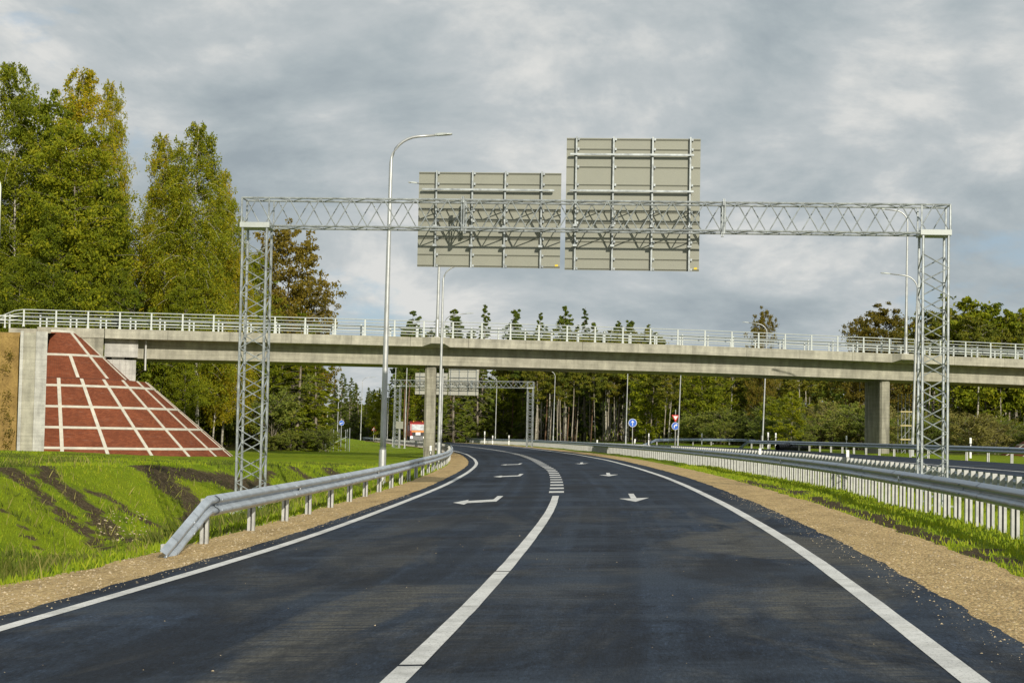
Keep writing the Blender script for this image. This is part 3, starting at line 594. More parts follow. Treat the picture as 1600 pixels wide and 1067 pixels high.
# ------------------------------------------------------------------ paved cones
def cone(label, cx, cy, tiers, angs_l, angs_u, a0, a1, zbase, flip=1):
    t = thing('paved_slope', label, 'paved slope', (cx, cy, zbase))
    def P(r, z, a, lift=0.): return (flip*r*math.sin(a), -r*math.cos(a), z-zbase+lift)
    A = np.radians(np.linspace(a0, a1, 40))
    q = MB(); uvs = []
    for (r0, z0, r1, z1) in tiers:
        L = math.hypot(r1-r0, z1-z0); nrow = 6; vs = []; fs = []
        for i in range(nrow+1):
            f = i/nrow; r = r0+(r1-r0)*f; zz = z0+(z1-z0)*f
            for a in A: vs.append(P(r, zz, a)); uvs.append((a*(r0+r1)/2, f*L+z0))
        for i in range(nrow):
            for j in range(len(A)-1): b0 = i*len(A)+j; fs.append((b0, b0+1, b0+len(A)+1, b0+len(A)) if flip < 0 else (b0, b0+len(A), b0+len(A)+1, b0+1))
        q.add(vs, fs)
    o = q.build('paving', MT['paver'], t); uvl = o.data.uv_layers.new(name='UVMap')
    for lp_ in o.data.loops: uvl.data[lp_.index].uv = uvs[lp_.vertex_index]
    def strip(pts, w, nm='concrete_strip'):
        # flat kerb strip following pts: list of (r,z,a) ; raised 4 cm
        q = MB(); V3 = [Vector(P(r, z_, a)) for r, z_, a in pts]; n = len(V3); nv = []
        for i in range(n):
            tt = (V3[min(i+1, n-1)]-V3[max(i-1, 0)]).normalized(); r, z_, a = pts[i]; nn = Vector((flip*math.sin(a)*.65, -math.cos(a)*.65, .76)); sd = tt.cross(nn).normalized()
            nv.append((V3[i]-sd*w/2-nn*.02, V3[i]-sd*w/2+nn*.035, V3[i]+sd*w/2+nn*.035, V3[i]+sd*w/2-nn*.02))
        vs = [p_ for row in nv for p_ in row]; fs = []
        for i in range(n-1):
            for j in range(3): fs.append((i*4+j, i*4+j+1, (i+1)*4+j+1, (i+1)*4+j))
        q.add(vs, fs); return q.build(nm, MT['kerb_concrete'], t)
    AA = np.radians(np.linspace(a0, a1, 36))
    for k, (r0, z0, r1, z1) in enumerate(tiers):
        if k == 1: continue
        for d in (angs_u if k == 0 else angs_l):
            d, f0, f1 = d if isinstance(d, tuple) else (d, 0, 1); a = math.radians(d); strip([(r0+(r1-r0)*f, z0+(z1-z0)*f, a) for f in np.linspace(f0, f1, 8)], .21)
        for zz in ((5.95,) if k == 0 else (3.95, 2.65, 1.4, .2)):
            if not (min(z0, z1) < zz < max(z0, z1)): continue
            f = (zz-z0)/(z1-z0); strip([(r0+(r1-r0)*f, zz, a) for a in AA], .19)
    strip([(tiers[0][0], tiers[0][1], a) for a in AA], .2)
    return t
cone('red brick-paved slope with pale concrete grid beside the left end of the bridge', -29.6, 111.5, [(1.5, 7.5, 4.9, 4.5), (4.9, 4.5, 6.0, 4.4), (6.0, 4.4, 12.2, -.75)], (18.3, 31.5, 45.5, 60, 75, 90, 104), ((33, .5, 1), 58, 84), 8, 116, -.3)
cone('dark paved slope corner under the bridge behind the right guardrail', 48.6, 128, [(1.5, 7.0, 4.9, 4.5), (4.9, 4.5, 6.0, 4.4), (6.0, 4.4, 12.4, .3)], (18, 31.5, 45.5, 60, 75, 90), (33, 58, 84), -60, 110, .5, -1)
# end wall + reinforced soil wall
wl = thing('retaining_wall', 'tall pale concrete wall end between ochre soil wall and red slope', 'wall', (-27.6, 100.2, 0), .285)
q = MB(); q.box((-.02, .0, -.6), (.62, 12, 6.95)); q.build('wall', MT['pale_concrete'], wl)
q = MB(); q.box((-.72, .10, -.6), (-.025, 12, 6.86)); q.build('wall_panel', MT['concrete'], wl)
q = MB(); q.box((-.9, -.05, -.6), (-.725, .6, 6.95)); q.build('edge_strip', MT['pale_concrete'], wl)
# soil wall: one solid embankment with rough face
nx, nz = 60, 34; xs = np.linspace(-60, 0, nx); zs = np.linspace(-.6, 6.85, nz); GXx, GZz = np.meshgrid(xs, zs)
fy = (fbm(GXx*3, GZz*3, 3, 4, 71)-.5)*.35+.35*(GZz/6.85)
Vf = np.stack([GXx, fy, GZz], -1).reshape(-1, 3); i = np.arange(nx*nz).reshape(nz, nx); Ff = np.stack([i[:-1, :-1], i[:-1, 1:], i[1:, 1:], i[1:, :-1]], -1).reshape(-1, 4)
top = len(Vf); back = np.stack([xs, xs*0+9, xs*0+7.35], -1); bb = np.stack([xs, xs*0+20, xs*0+7.6], -1); Vf = np.concatenate([Vf, back, bb])
tf = [(int(i[-1, k]), int(i[-1, k+1]), top+k+1, top+k) for k in range(nx-1)]+[(top+k, top+k+1, top+nx+k+1, top+nx+k) for k in range(nx-1)]
sw_ = npmesh('soil_wall', Vf, np.concatenate([Ff, np.array(tf)]), MT['sand_wall'], None, True); sw_.location = (-28.5, 100.6, 0); sw_.rotation_euler = (0, 0, .06); tag(sw_, 'ochre reinforced soil wall with rows of dark plant tufts at the left edge', 'soil wall')
# ------------------------------------------------------------------ street lamps
def lamp(label, px, Y, zb_, H, d, lean=None, arm=1.5, r=.1, group='street lamps along the roads', head_len=.6, X=None, tip=None):
    """d=+1 arm to the right, -1 to the left; lean: pixel shift at top"""
    base = at(px, 700, Y) if X is None else Vector((X, Y, 0)); base.z = zb_
    t = thing('street_lamp', label, 'street lamp', base, 0, group)
    lx = (lean or 0.)
    R_ = .95; pts = [(0, 0, 0)]; rs = [r]
    for k in range(1, 7): f = k/6; pts.append((lx*f*(H-R_)/H, 0, (H-R_)*f)); rs.append(r*(1-.45*f))
    x0 = lx*(H-R_)/H; rad = rs[-1]
    for k in range(1, 9):
        a = k/8*math.radians(84); pts.append((x0+d*R_*(1-math.cos(a)), 0, H-R_+R_*math.sin(a)*.93)); rs.append(rad*.8)
    e = pts[-1]; rest = max(.15, arm-R_); pts.append((e[0]+d*rest, 0, e[2]+rest*.09)); rs.append(rad*.7)
    q = MB(); q.tube(pts, rs, 10); pole = q.build('pole', MT['lamp_metal'], t, True)
    e = pts[-1]; h = MB(); L = head_len; s = r/.1
    sec = [(0, .05, .05), (.08, .085, .055), (.45*L, .10, .06), (.7*L, .12, .035), (L, .10, .02)]
    vs = []; fs = []
    for (xx, wy, hz) in sec:
        for (a, b2) in ((-1, -.35), (1, -.35), (1, .5), (.6, 1), (-.6, 1), (-1, .5)): vs.append((e[0]+d*xx, a*wy*s, e[2]+xx*.09+b2*hz*s))
    for k in range(len(sec)-1):
        for j in range(6): j2 = (j+1) % 6; fs.append((k*6+j, k*6+j2, (k+1)*6+j2, (k+1)*6+j))
    fs += [tuple(range(6)), tuple(len(vs)-6+j for j in range(6))]; h.add(vs, fs); hd = h.build('lamp_head', MT['white_metal'], t)
    g = MB(); g.obox((e[0]+d*L*.72, 0, e[2]+L*.72*.09-.022*s), (L*.22, 0, L*.02), (0, .07*s, 0), (0, 0, .006)); g.build('lens', MT['lamp_glass'], hd)
    f = MB(); f.box((-.16*s, -.16*s, -.15), (.16*s, .16*s, .05)); f.tube([(0, 0, .05), (0, 0, 1.2)], r*1.12, 10); f.build('base', MT['lamp_metal'], t)
    return t
def gz(px, Y, dflt=None): p = at(px, 700, Y); return tz(p.x, Y)-.02
lamp('tall grey street lamp in front of the bridge, standing behind the left guardrail', 598, 55.5, gz(598, 55.5), 11.4, 1, .06, 1.5, .105, head_len=.56)
lamp('street lamp beside the left bridge pier with its head hidden behind the sign', 685.6, 98, gz(686, 98), 11.3, 1, .05, 1.8, .1)
lamp('street lamp just behind the left pier, head rising over the bridge railing', 688.5, 143, gz(688, 143), 11.6, 1, .1, 1.9, .09)
lamp('tall street lamp right of the far carriageway beside the right lattice tower', 1425.5, 110, gz(1425, 110), 11.6, -1, .28, 1.85, .1)
LD = [(510, 252, 10.2, 1, 'far street lamp half hidden by the left spruce branches', .1), (526.5, 300, 9.6, -1, 'far street lamp with left arm beyond the metal fence', .1),
 (563, 300, 11., 1, 'far street lamp standing alone in the gap of sky left of the near lamp', .1), (604.5, 310, 9.8, -1, 'far street lamp close behind the near lamp pole', .1),
 (613.5, 222, 10.8, 1, 'street lamp at the left tower of the distant gantry', .2), (632, 194, 10.9, 1, 'street lamp between the distant gantry and the red truck', .1),
 (662.5, 176, 10.9, 1, 'street lamp in front of the red truck', .1), (773.5, 268, 10.6, -1, 'street lamp seen against the beam of the distant gantry', .1),
 (864, 258, 10.9, -1, 'street lamp with left arm before the dark pine stand', .15), (977.5, 214, 10.6, -1, 'street lamp left of the round blue straight-arrow sign', .15),
 (1059, 193, 10.8, -1, 'street lamp beside the yield sign', .3), (1114, 236, 10.2, -1, 'street lamp right of the yield sign with its bend just under the bridge', .3),
 (1191, 160, 11.6, -1, 'street lamp left of the black pipes rising past the bridge railing', .35), (1340, 186, 9.9, -1, 'street lamp left of the right bridge pier', .3)]
for (px, Y, H, d, lab, ln) in LD: lamp(lab, px, Y, gz(px, Y), H, d, ln, 1.8, .085)
for s, lab in ((sl1, 'street lamp on the bridge above the left pier, head behind the sign'), (sl2, 'street lamp on the bridge railing near the right lattice tower')):
    p = BO+BX*s-BN*.24; lamp(lab, 0, p.y, ztop(s)+.012, 10.4, -1, .08, 1.75, .115, 'street lamps on the bridge', X=p.x)
p = at(-3.0, 420, 110); lamp('street lamp cut off by the left edge of the photo above the embankment', 0, 110, 7.2, 10.4, -1, 0, 1.75, .095, 'street lamps on the bridge', X=p.x-.02)
# ------------------------------------------------------------------ signs
def roadsign(name, label, px, Y, zc, kind, lean=0, d=.6, topz=None, rz=0.):
    b0 = at(px, 690, Y); b0.z = tz(b0.x, Y)-.05; t = thing(name, label, 'traffic sign', b0, rz)
    q = MB(); q.tube([(0, .05, 0), (0, .05, (topz or zc+.3)-b0.z)], .04, 8); q.build('post', MT['post_metal'], t)
    return t, b0
def disc(t, z, r, matn, y0, n=28, name='face', th=.02):
    q = MB(); q.prism([(r*math.cos(2*PI*k/n), y0, z+r*math.sin(2*PI*k/n)) for k in range(n)], (0, th, 0)); return q.build(name, MT[matn], t)
def flat(t, poly, z, y0, matn, name='symbol', sc=1., par=None):
    q = MB(); q.prism([(x*sc, y0, z+y*sc) for x, y in poly], (0, .006, 0)); return q.build(name, MT[matn], par or t)
UPARROW = [(-.07, -.7), (.07, -.7), (.07, .2), (.32, .0), (.32, .2), (0, .62), (-.32, .2), (-.32, 0), (-.07, .2)]
RTARROW = [(-.45, -.55), (-.2, -.55), (-.2, -.1), (-.1, .1), (.1, .18), (.1, -.08), (.6, .3), (.1, .68), (.1, .44), (-.2, .35), (-.4, .1), (-.45, -.1)]
DLARROW = [(.5, .15), (.42, -.02), (-.2, -.32), (-.14, -.5), (-.62, -.3), (-.4, .1), (-.32, -.12), (.3, .22)]
t, b0 = roadsign('traffic_sign', 'round blue sign with white upward arrow', 988, 190, 3., 'b'); zc = at(988, 660.5, 190).z-b0.z
disc(t, zc, .46, 'white', -.012, name='rim'); disc(t, zc, .42, 'blue', -.022, th=.009); flat(t, UPARROW, zc, -.031, 'white', sc=.44)
t, b0 = roadsign('traffic_sign', 'yield triangle above a round blue curved-arrow sign on one post', 1055, 198, 3., 'b', topz=4.6); zc = at(1055.3, 665.5, 198).z-b0.z
disc(t, zc, .44, 'white', -.012, name='rim'); disc(t, zc, .40, 'blue', -.022, th=.009); flat(t, RTARROW, zc, -.031, 'white', sc=.40)
zt_ = at(1056, 652, 198).z-b0.z; tri = [(-.50, .28), (0, -.58), (.50, .28)]; flat(t, [(x*.9, y) for x, y in tri], zt_, -.012, 'red', 'yield_face', 1.); flat(t, tri, zt_+.005, -.02, 'white', 'yield_centre', .52)
t, b0 = roadsign('traffic_sign', 'round blue sign with slanting white arrow beyond the metal fence', 533, 262, 3., 'b'); zc = at(533, 660.5, 262).z-b0.z
disc(t, zc, .40, 'white', -.012, name='rim'); disc(t, zc, .37, 'blue', -.022, th=.009); flat(t, DLARROW, zc, -.031, 'white', sc=.42)
t, b0 = roadsign('traffic_sign', 'square grey back of a sign beside the distant gantry tower', 623.7, 190, 3., 'b'); zc = at(624, 664, 190).z-b0.z
q = MB(); q.box((-.40, -.03, zc-.40), (.40, 0, zc+.40)); q.build('panel', MT['sign_back'], t)
t, b0 = roadsign('traffic_sign', 'tiny red and white warning sign left of the near lamp post', 583.5, 320, 2., 'b'); zc = at(584, 670, 320).z-b0.z
flat(t, [(-.45, -.3), (.45, -.3), (0, .5)], zc, -.02, 'red', 'face'); flat(t, [(-.45, -.3), (.45, -.3), (0, .5)], zc-.02, -.03, 'white', 'centre', .6)
# marker posts
mp0 = None
def marker(label, px, Y, off=0., tilt=0., h=1.0, sc=1., X=None):
    global mp0
    b0 = at(px, 700, Y)
    if X is not None: b0.x = X
    z = tz(b0.x, Y)
    if mp0 is None:
        t = thing('marker_post', label, 'marker post', (b0.x, Y, z), 0, 'road marker posts'); q = MB()
        q.box((-.06, -.03, -.3), (.06, .03, .5)); q.box((-.06, -.03, .765), (.06, .03, 1.0)); q.add([(-.06, -.03, 1.0), (.06, -.03, 1.0), (.06, .03, 1.0), (-.06, .03, 1.0), (-.06, .02, 1.06), (.06, .02, 1.06)], [(0, 1, 5, 4), (1, 2, 5), (2, 3, 4, 5), (3, 0, 4)]); q.build('post', MT['white'], t)
        q = MB(); q.box((-.062, -.032, .5005), (.062, .032, .7645)); bd = q.build('band', MT['black'], t); q = MB(); q.box((-.025, -.038, .58), (.025, -.033, .72)); q.build('reflector', MT['white'], bd); mp0 = t
    else:
        t = dup(mp0); t.location = (b0.x, Y, z); t['label'] = label
    t.rotation_euler = (0, tilt, 0); t.scale = (sc, sc, h); return t
marker('white marker post with black band in the median, nearer the right lattice tower', 1324.5, 72)
marker('white marker post with black band in the median, left of the black pipes', 1190.8, 85, X=12.28)
marker('white marker post with black band left of the bridge pier behind left guardrail', 673, 100)
marker('tilted white marker post below the round blue straight-arrow sign', 989.5, 150, tilt=.12, h=1.2)
marker('marker post in the median left of the round blue straight-arrow sign', 933, 165, h=1.15)
marker('marker post behind the guardrail left of the distant gantry right tower', 795, 235, h=1.2, sc=1.3)
marker('marker post behind the guardrail under the distant street lamp', 769.5, 250, h=1.2, sc=1.3)
marker('tall slim marker post farthest left along the right guardrail', 757, 262, h=1.8, sc=1.3)
marker('marker post at the sloping end of the distant guardrail', 1013.5, 203, h=1.35)
marker('marker post on the far verge right of the yield sign', 1096.5, 199, h=1.35)
marker('left one of two marker posts by the black pipes', 1200, 150, h=1.4)
marker('right one of two marker posts by the black pipes', 1212, 150, h=1.4)
marker('marker post on the grass behind the far guardrail left of the pier', 1322.5, 148, h=1.25)
marker('marker post on the grass right of the right lattice tower', 1516.5, 104, h=1.15)
# pipes
for i, (x, y, lab) in enumerate(((23.1, 140.5, 'nearer black plastic pipe lying on the grass behind the guardrail'), (23.85, 141.2, 'black plastic pipe half hidden behind the other pipe'))):
    zz = tz(x, y)+.22; t = thing('drain_pipe', lab, 'pipe', (x, y, zz), math.radians(-152)); q = MB()
    for (r0, r1, rev) in ((.33, .33, 0), (.28, .28, 1)):
        n = 20; vs = [(sx, r0*math.cos(2*PI*k/n), r0*math.sin(2*PI*k/n)) for sx in (-.6, 1.7) for k in range(n)]; fs = [(k, (k+1) % n, (k+1) % n+n, k+n) for k in range(n)]
        q.add(vs, [f[::-1] for f in fs] if rev else fs)
    n = 20
    for sx in (-.6, 1.7): q.add([(sx, .33*math.cos(2*PI*k/n), .33*math.sin(2*PI*k/n)) for k in range(n)]+[(sx, .28*math.cos(2*PI*k/n), .28*math.sin(2*PI*k/n)) for k in range(n)], [(k, (k+1) % n, (k+1) % n+n, k+n) for k in range(n)])
    q.build('pipe_wall', MT['black'], t, True)
    q = MB()
    for k in range(10): sx = -.55+k*.235; q.tube([(sx, .335*math.cos(2*PI*j/18), .335*math.sin(2*PI*j/18)) for j in range(19)], .018, 4)
    q.build('corrugation', MT['rubber'], t)
# scaffold tower behind right pier
p = at(1417, 700, 131); zz = tz(p.x, 131); t = thing('scaffold_tower', 'thin scaffold stair tower right of the right bridge pier', 'scaffold', (p.x, 131, zz), 0); q = MB()
for x in (-.42, -.15, .15, .42):
    for y in (0, 1.2): q.tube([(x, y, -.2), (x, y, 4.5)], .028, 5)
q.build('standard', MT['galvanised'], t); q = MB()
for k, zz in enumerate((1.0, 2.05, 3.1)): q.box((-.5, -.05, zz), (.5, 1.25, zz+.09))
q.build('platform', MT['ochre_metal'], t); q = MB()
for k, zz in enumerate((0, 1.09, 2.14)): q.tube([(-.42, -.04, zz), (.42, -.04, zz+1.0)][::1 if k % 2 else 1], .022, 5)
q.build('brace', MT['galvanised'], t)
# metal fence left of far road
p = at(525, 700, 152); t = thing('metal_fence', 'unfinished grey fence of thin steel posts left of the near lamp', 'fence', (p.x, 152, tz(p.x, 152)), 0); ms = 152/2700.
for px, dy, h in ((508, 0, 2.1), (514.5, 1.2, 1.95), (520, .4, 1.9), (525.5, 2, 1.95), (531, .8, 2.05), (535.5, 2.4, 1.9), (540.5, 1.0, 1.95), (545.5, .2, 2.05)):
    q = MB(); x = (px-525)*ms; q.tube([(x, dy, -.2), (x, dy, h)], .035, 6); q.build('post', MT['galvanised'], t)
q = MB(); x0, x1 = (484-525)*ms, (509-525)*ms
for k in range(24): f = k/23; q.tube([(x0+(x1-x0)*f, 3.+f*-3+.0, .1), (x0+(x1-x0)*f, 3.-3*f, 1.75)], .009, 4)
for k in range(9): q.tube([(x0, 3, .15+k*.2), (x1, 0, .15+k*.2)], .009, 4)
q.build('mesh_panel', MT['galvanised'], t); q = MB()
q.tube([(x1, 0, .35), ((540-525)*ms, .9, 1.25)], .03, 5); q.build('brace', MT['galvanised'], t)
p = at(443, 700, 150); t = thing('fence_post', 'single thin metal post on the grass in front of the left spruces', 'post', (p.x, 150, tz(p.x, 150))); q = MB(); q.tube([(0, 0, -.2), (0, 0, 2.6)], .04, 6); q.build('post', MT['galvanised'], t); q = MB(); q.box((-.1, -.1, -.1), (.1, .1, .04)); q.build('foot_plate', MT['galvanised'], t)
# ------------------------------------------------------------------ truck
p = at(650.5, 690, 288); t = thing('truck', 'red tipper truck with lit headlights coming round the far bend', 'truck', (p.x, 288, float(Bz(p.x))+.0), math.radians(7)); t.scale = (1.06, 1.06, 1.06)
q = MB()   # cab: bevelled side profile (y = depth, front at -y)
prof = [(-3.4, .75), (-3.42, 1.75), (-3.3, 2.0), (-3.05, 3.0), (-2.85, 3.25), (-1.4, 3.3), (-1.4, .75)]
q.prism([(-1.22, a, b2) for a, b2 in prof], (2.44, 0, 0)); cab = q.build('cab', MT['truck_red'], t)
q = MB(); q.add([(-1.02, -3.325, 2.06), (1.02, -3.325, 2.06), (.96, -3.115, 2.9), (-.96, -3.115, 2.9)], [(0, 1, 2, 3)]); q.build('windscreen', MT['reflect_glass'], cab)
for sx in (-1, 1):
    q = MB(); q.box((min(sx*1.225, sx*1.235), -3.0, 1.95), (max(sx*1.225, sx*1.235), -1.8, 2.75)); q.build('side_window', MT['reflect_glass'], cab)
    q = MB(); q.tube([(sx*1.2, -3.2, 2.7), (sx*1.5, -3.35, 2.7)], .03, 5); q.box((sx*1.52-.1, -3.42, 1.9), (sx*1.52+.1, -3.3, 2.75)); q.build('mirror', MT['black'] if sx < 0 else MT['white'], cab)
    q = MB(); n = 14; q.prism([(sx*1.0+.2*math.cos(2*PI*k/n), -3.56, .95+.17*math.sin(2*PI*k/n)) for k in range(n)], (0, .05, 0)); hl = q.build('headlight', None, t)
q = MB(); q.box((-1.0, -3.435, 1.72), (1.0, -3.40, 1.98)); q.build('stripe', MT['orange'], cab)
q = MB(); q.box((-.9, -3.45, 1.1), (.9, -3.421, 1.68)); [q.box((-.85, -3.47, 1.14+k*.13), (.85, -3.451, 1.20+k*.13)) for k in range(4)]; q.build('grille', MT['black'], cab)
q = MB(); q.box((-.38, -3.49, 1.28), (.38, -3.472, 1.72)); q.build('badge', MT['white'], cab)
q = MB(); q.box((-1.24, -3.55, .45), (1.24, -3.3, 1.15)); q.box((-.8, -3.58, .55), (.8, -3.551, .75)); q.build('bumper', MT['chrome'], t)
q = MB(); q.box((-1.25, -1.2, 1.15), (1.25, 4.6, 1.3)); q.prism([(-1.25, -1.25, 1.31), (-1.25, -1.1, 2.95), (-1.25, 4.6, 2.85), (-1.25, 4.6, 1.31)], (2.5, 0, 0)); q.box((-1.25, -2.5, 3.02+.3), (1.25, -1.1, 3.4)); q.build('tipper_body', MT['truck_red'], t)
q = MB(); q.box((-.5, -3.2, .6), (.5, 4.4, 1.0)); q.build('chassis', MT['black'], t)
for sx in (-1, 1):
    for y in (-2.6, 2.0, 3.4):
        q = MB(); n = 20; a, b2 = sx*.92, sx*1.24
        q.prism([(min(a, b2), y+.52*math.cos(2*PI*k/n), .52+.52*math.sin(2*PI*k/n)) for k in range(n)], (.32, 0, 0)); w = q.build('wheel', MT['rubber'], t)
        q = MB(); q.prism([(sx*1.245 if sx < 0 else 1.242, y+.28*math.cos(2*PI*k/n), .52+.28*math.sin(2*PI*k/n)) for k in range(n)], (.003, 0, 0)); q.build('rim', MT['chrome'], w)
q = MB(); q.tube([(-.7, -2.8, 3.3), (-.7, -2.8, 3.5)], .1, 8); q.tube([(.7, -2.8, 3.3), (.7, -2.8, 3.5)], .1, 8); q.build('beacon', MT['orange'], cab)
m = bpy.data.materials.new('headlight_glow'); m.use_nodes = True; b = m.node_tree.nodes['Principled BSDF']; b.inputs['Emission Color'].default_value = (1, .95, .8, 1); b.inputs['Emission Strength'].default_value = 2.
for o in bpy.data.objects:
    if o.name.startswith('headlight') and o.type == 'MESH': o.data.materials.clear(); o.data.materials.append(m)
# ------------------------------------------------------------------ vegetation
def leafmesh(name, C, size, mat_, parent, asp=.55, flat_=0., seed=0):
    r = np.random.default_rng(seed); n = len(C); a = r.normal(size=(n, 3)); a[:, 2] *= (1-flat_); a /= np.linalg.norm(a, axis=1)[:, None]
    b = np.cross(a, r.normal(size=(n, 3))); b /= np.linalg.norm(b, axis=1)[:, None]; s = (size*(.6+.8*r.random(n)))[:, None]
    nrm = np.cross(a, b)*s*.18
    V = np.stack([C-a*s*.5, C-b*s*.5*asp+nrm, C+a*s*.5, C+b*s*.5*asp+nrm], 1).reshape(-1, 3)
    return npmesh(name, V, np.arange(4*n).reshape(n, 4), MT[mat_], parent)
def tree(kind, h, R, leafmat, barkmat, nbr, nleaf, lsize, c0=.25, up=.5, droop=.0, clump=.5, seed=0, tr=.012, shape='oval', flat_=0., name=None, stems=1):
    r = np.random.default_rng(seed); t = thing(name or kind, '', 'tree'); q = MB(); leaves = []
    for st in range(stems):
        bx, by = (0, 0) if stems == 1 else (r.normal()*R*.12, r.normal()*R*.12); tilt = r.normal(size=2)*(.012 if stems == 1 else .14)*h
        hh = h*(1 if st == 0 else .75+.25*r.random())
        def tp(f): return np.array([bx+tilt[0]*f+.012*h*math.sin(f*4+seed), by+tilt[1]*f+.012*h*math.cos(f*3.1+seed), hh*f])
        q.tube([tp(f)-np.array([0, 0, .3*(f == 0)]) for f in np.linspace(0, 1, 9)], [tr*hh*(1-.93*f)+.006 for f in np.linspace(0, 1, 9)], 7)
        m = nbr//stems
        for i in range(m):
            u = (i+r.random())/m; f = c0+(1-c0)*u*.985
            if shape == 'oval': pr = max(.2, math.sin(min(1, .16+u*.80)*PI)**.7)*(.85 if u < .15 else 1)
            elif shape == 'cone': pr = (1-u)**.85+.03
            elif shape == 'top': pr = math.sqrt(max(.02, 1-abs(u-.42)/.62))
            elif shape == 'round': pr = math.sqrt(max(.02, 1-(2*u-1)**2*.95))
            elif shape == 'spire': pr = (1-u)**.55*(.55+.45*math.sin(min(1., u*3)*PI/2))
            L = R*pr*(.65+.5*r.random()); a = r.random()*2*PI; p0 = tp(f); ur = up*(.7+.6*r.random())
            d = np.array([math.cos(a), math.sin(a), ur]); n = 5; pts = []
            for k in range(n+1):
                g = k/n; pts.append(p0+d*L*g+np.array([0, 0, -droop*L*g*g]))
            if L > .5: q.tube(pts, [max(.010, tr*hh*.20*(1-.85*k/n)*(L/R)) for k in range(n+1)], 4, False)
            nl = int(nleaf/nbr*(.5+pr)*(.6+.8*r.random()))
            g = .25+.8*r.random(nl)**.8; P = p0[None]+d[None]*L*g[:, None]; P[:, 2] -= droop*L*g*g
            cl = clump*(.35+.65*pr); 
            ncl = max(1, nl//40); cen = r.integers(0, ncl, nl); offs = r.normal(size=(ncl, 3))*cl*1.1; gcl = .3+.75*r.random(ncl); 
            P2 = p0[None]+d[None]*L*gcl[cen][:, None]; P2[:, 2] -= droop*L*gcl[cen]**2; wgt = .75
            P = P*(1-wgt)+P2*wgt+offs[cen]+r.normal(size=(nl, 3))*cl*.42*np.array([1, 1, .6 if droop <= 0.3 else 1.2])
            if droop > .3: P[:, 2] -= r.random(nl)*cl*.9
            leaves.append(P)
    q.build('trunk', MT[barkmat], t, True); C = np.concatenate(leaves); C = C[C[:, 2] > .15]
    leafmesh('crown', C, lsize, leafmat, t, .55, flat_, seed+1); HGT[t.name] = float(np.percentile(C[:, 2], 99.6)); return t
PROT = {}; HGT = {}
def proto(key, *a, **k):
    PROT[key] = [tree(*a, **dict(k, seed=k.get('seed', 1)+j*17)) for j in range(k.pop('var', 1) if 'var' in k else 1)]
def mk(key, var, *a, **k): PROT[key] = [tree(*a, **dict(k, seed=11+j*17+len(PROT)*5)) for j in range(var)]; [setattr(x, 'location', (0, 0, 0)) for x in PROT[key]]
mk('birch', 3, 'birch_tree', 28, 4.4, 'leaf_birch', 'bark_birch', 130, 31000, .215, c0=.14, up=.9, droop=1.0, clump=.55, shape='oval', tr=.007)
mk('aspen', 2, 'aspen_tree', 24, 5.4, 'leaf_green', 'bark_grey', 110, 28000, .265, c0=.08, up=.35, droop=.15, clump=.85, shape='oval', tr=.010)
mk('rust', 2, 'linden_tree', 17, 4.6, 'leaf_rust', 'bark_grey', 90, 14000, .28, c0=.10, up=.55, droop=.15, clump=.7, shape='oval', tr=.011)
mk('spruce', 3, 'spruce_tree', 18, 3.3, 'leaf_spruce', 'bark_grey', 150, 8500, .34, c0=.06, up=.05, droop=.3, clump=.28, shape='cone', flat_=.5, tr=.011)
mk('litspruce', 2, 'spruce_tree', 18, 3.3, 'leaf_fir', 'bark_grey', 150, 12000, .30, c0=.04, up=.05, droop=.3, clump=.32, shape='cone', flat_=.5, tr=.010)
mk('pine', 3, 'pine_tree', 20, 2.6, 'leaf_spruce', 'bark_pine', 52, 4800, .36, c0=.5, up=.3, droop=.05, clump=.5, shape='spire', tr=.0068)
mk('stand', 4, 'forest_tree', 19, 2.6, 'leaf_far', 'bark_pale', 46, 3300, .38, c0=.5, up=.6, droop=.1, clump=.65, shape='oval', tr=.0056)
mk('wbirch', 3, 'birch_tree', 16, 2.4, 'leaf_far', 'bark_birch', 44, 2900, .34, c0=.6, up=.7, droop=.25, clump=.5, shape='oval', tr=.0085)
mk('leafy', 3, 'leafy_tree', 13, 3.4, 'leaf_green', 'bark_grey', 70, 5200, .36, c0=.06, up=.55, droop=.1, clump=.65, shape='oval', tr=.009)
mk('bush', 3, 'willow_bush', 4.2, 2.6, 'leaf_bush', 'bark_grey', 60, 3600, .24, c0=.05, up=.9, droop=.1, clump=.42, shape='round', tr=.010, stems=4)
mk('straw', 2, 'willow_bush', 3.6, 2.4, 'leaf_straw', 'bark_grey', 60, 4200, .20, c0=.02, up=1.1, droop=.1, clump=.38, shape='round', tr=.008, stems=4)
HT = {'birch': 28, 'aspen': 24, 'rust': 17, 'spruce': 18, 'pine': 20, 'stand': 19, 'wbirch': 16, 'leafy': 13, 'bush': 4.2, 'straw': 3.6}
used = {}
def plant(key, px, Y, ytop, label, group=None, wid=1., z=None):
    lst = PROT[key]; j = random.randrange(len(lst)); p0 = lst[j]
    b0 = at(px, 690, Y); zb_ = tz(b0.x, Y) if z is None else z; H = at(px, ytop, Y).z-zb_; s = H/HGT[p0.name]
    if id(p0) not in used: o = p0; used[id(p0)] = 1
    else: o = dup(p0)
    o.location = (b0.x, Y, zb_-.05); w = s*wid*(.92+.16*random.random()); o.scale = (w, w, s); o.rotation_euler = (0, 0, random.random()*6.28); o['label'] = label
    if key in ('bush', 'straw'): o['category'] = 'bush'
    if group: o['group'] = group
    elif 'group' in o: del o['group']
    return o
G1 = 'tall trees behind the left end of the bridge'
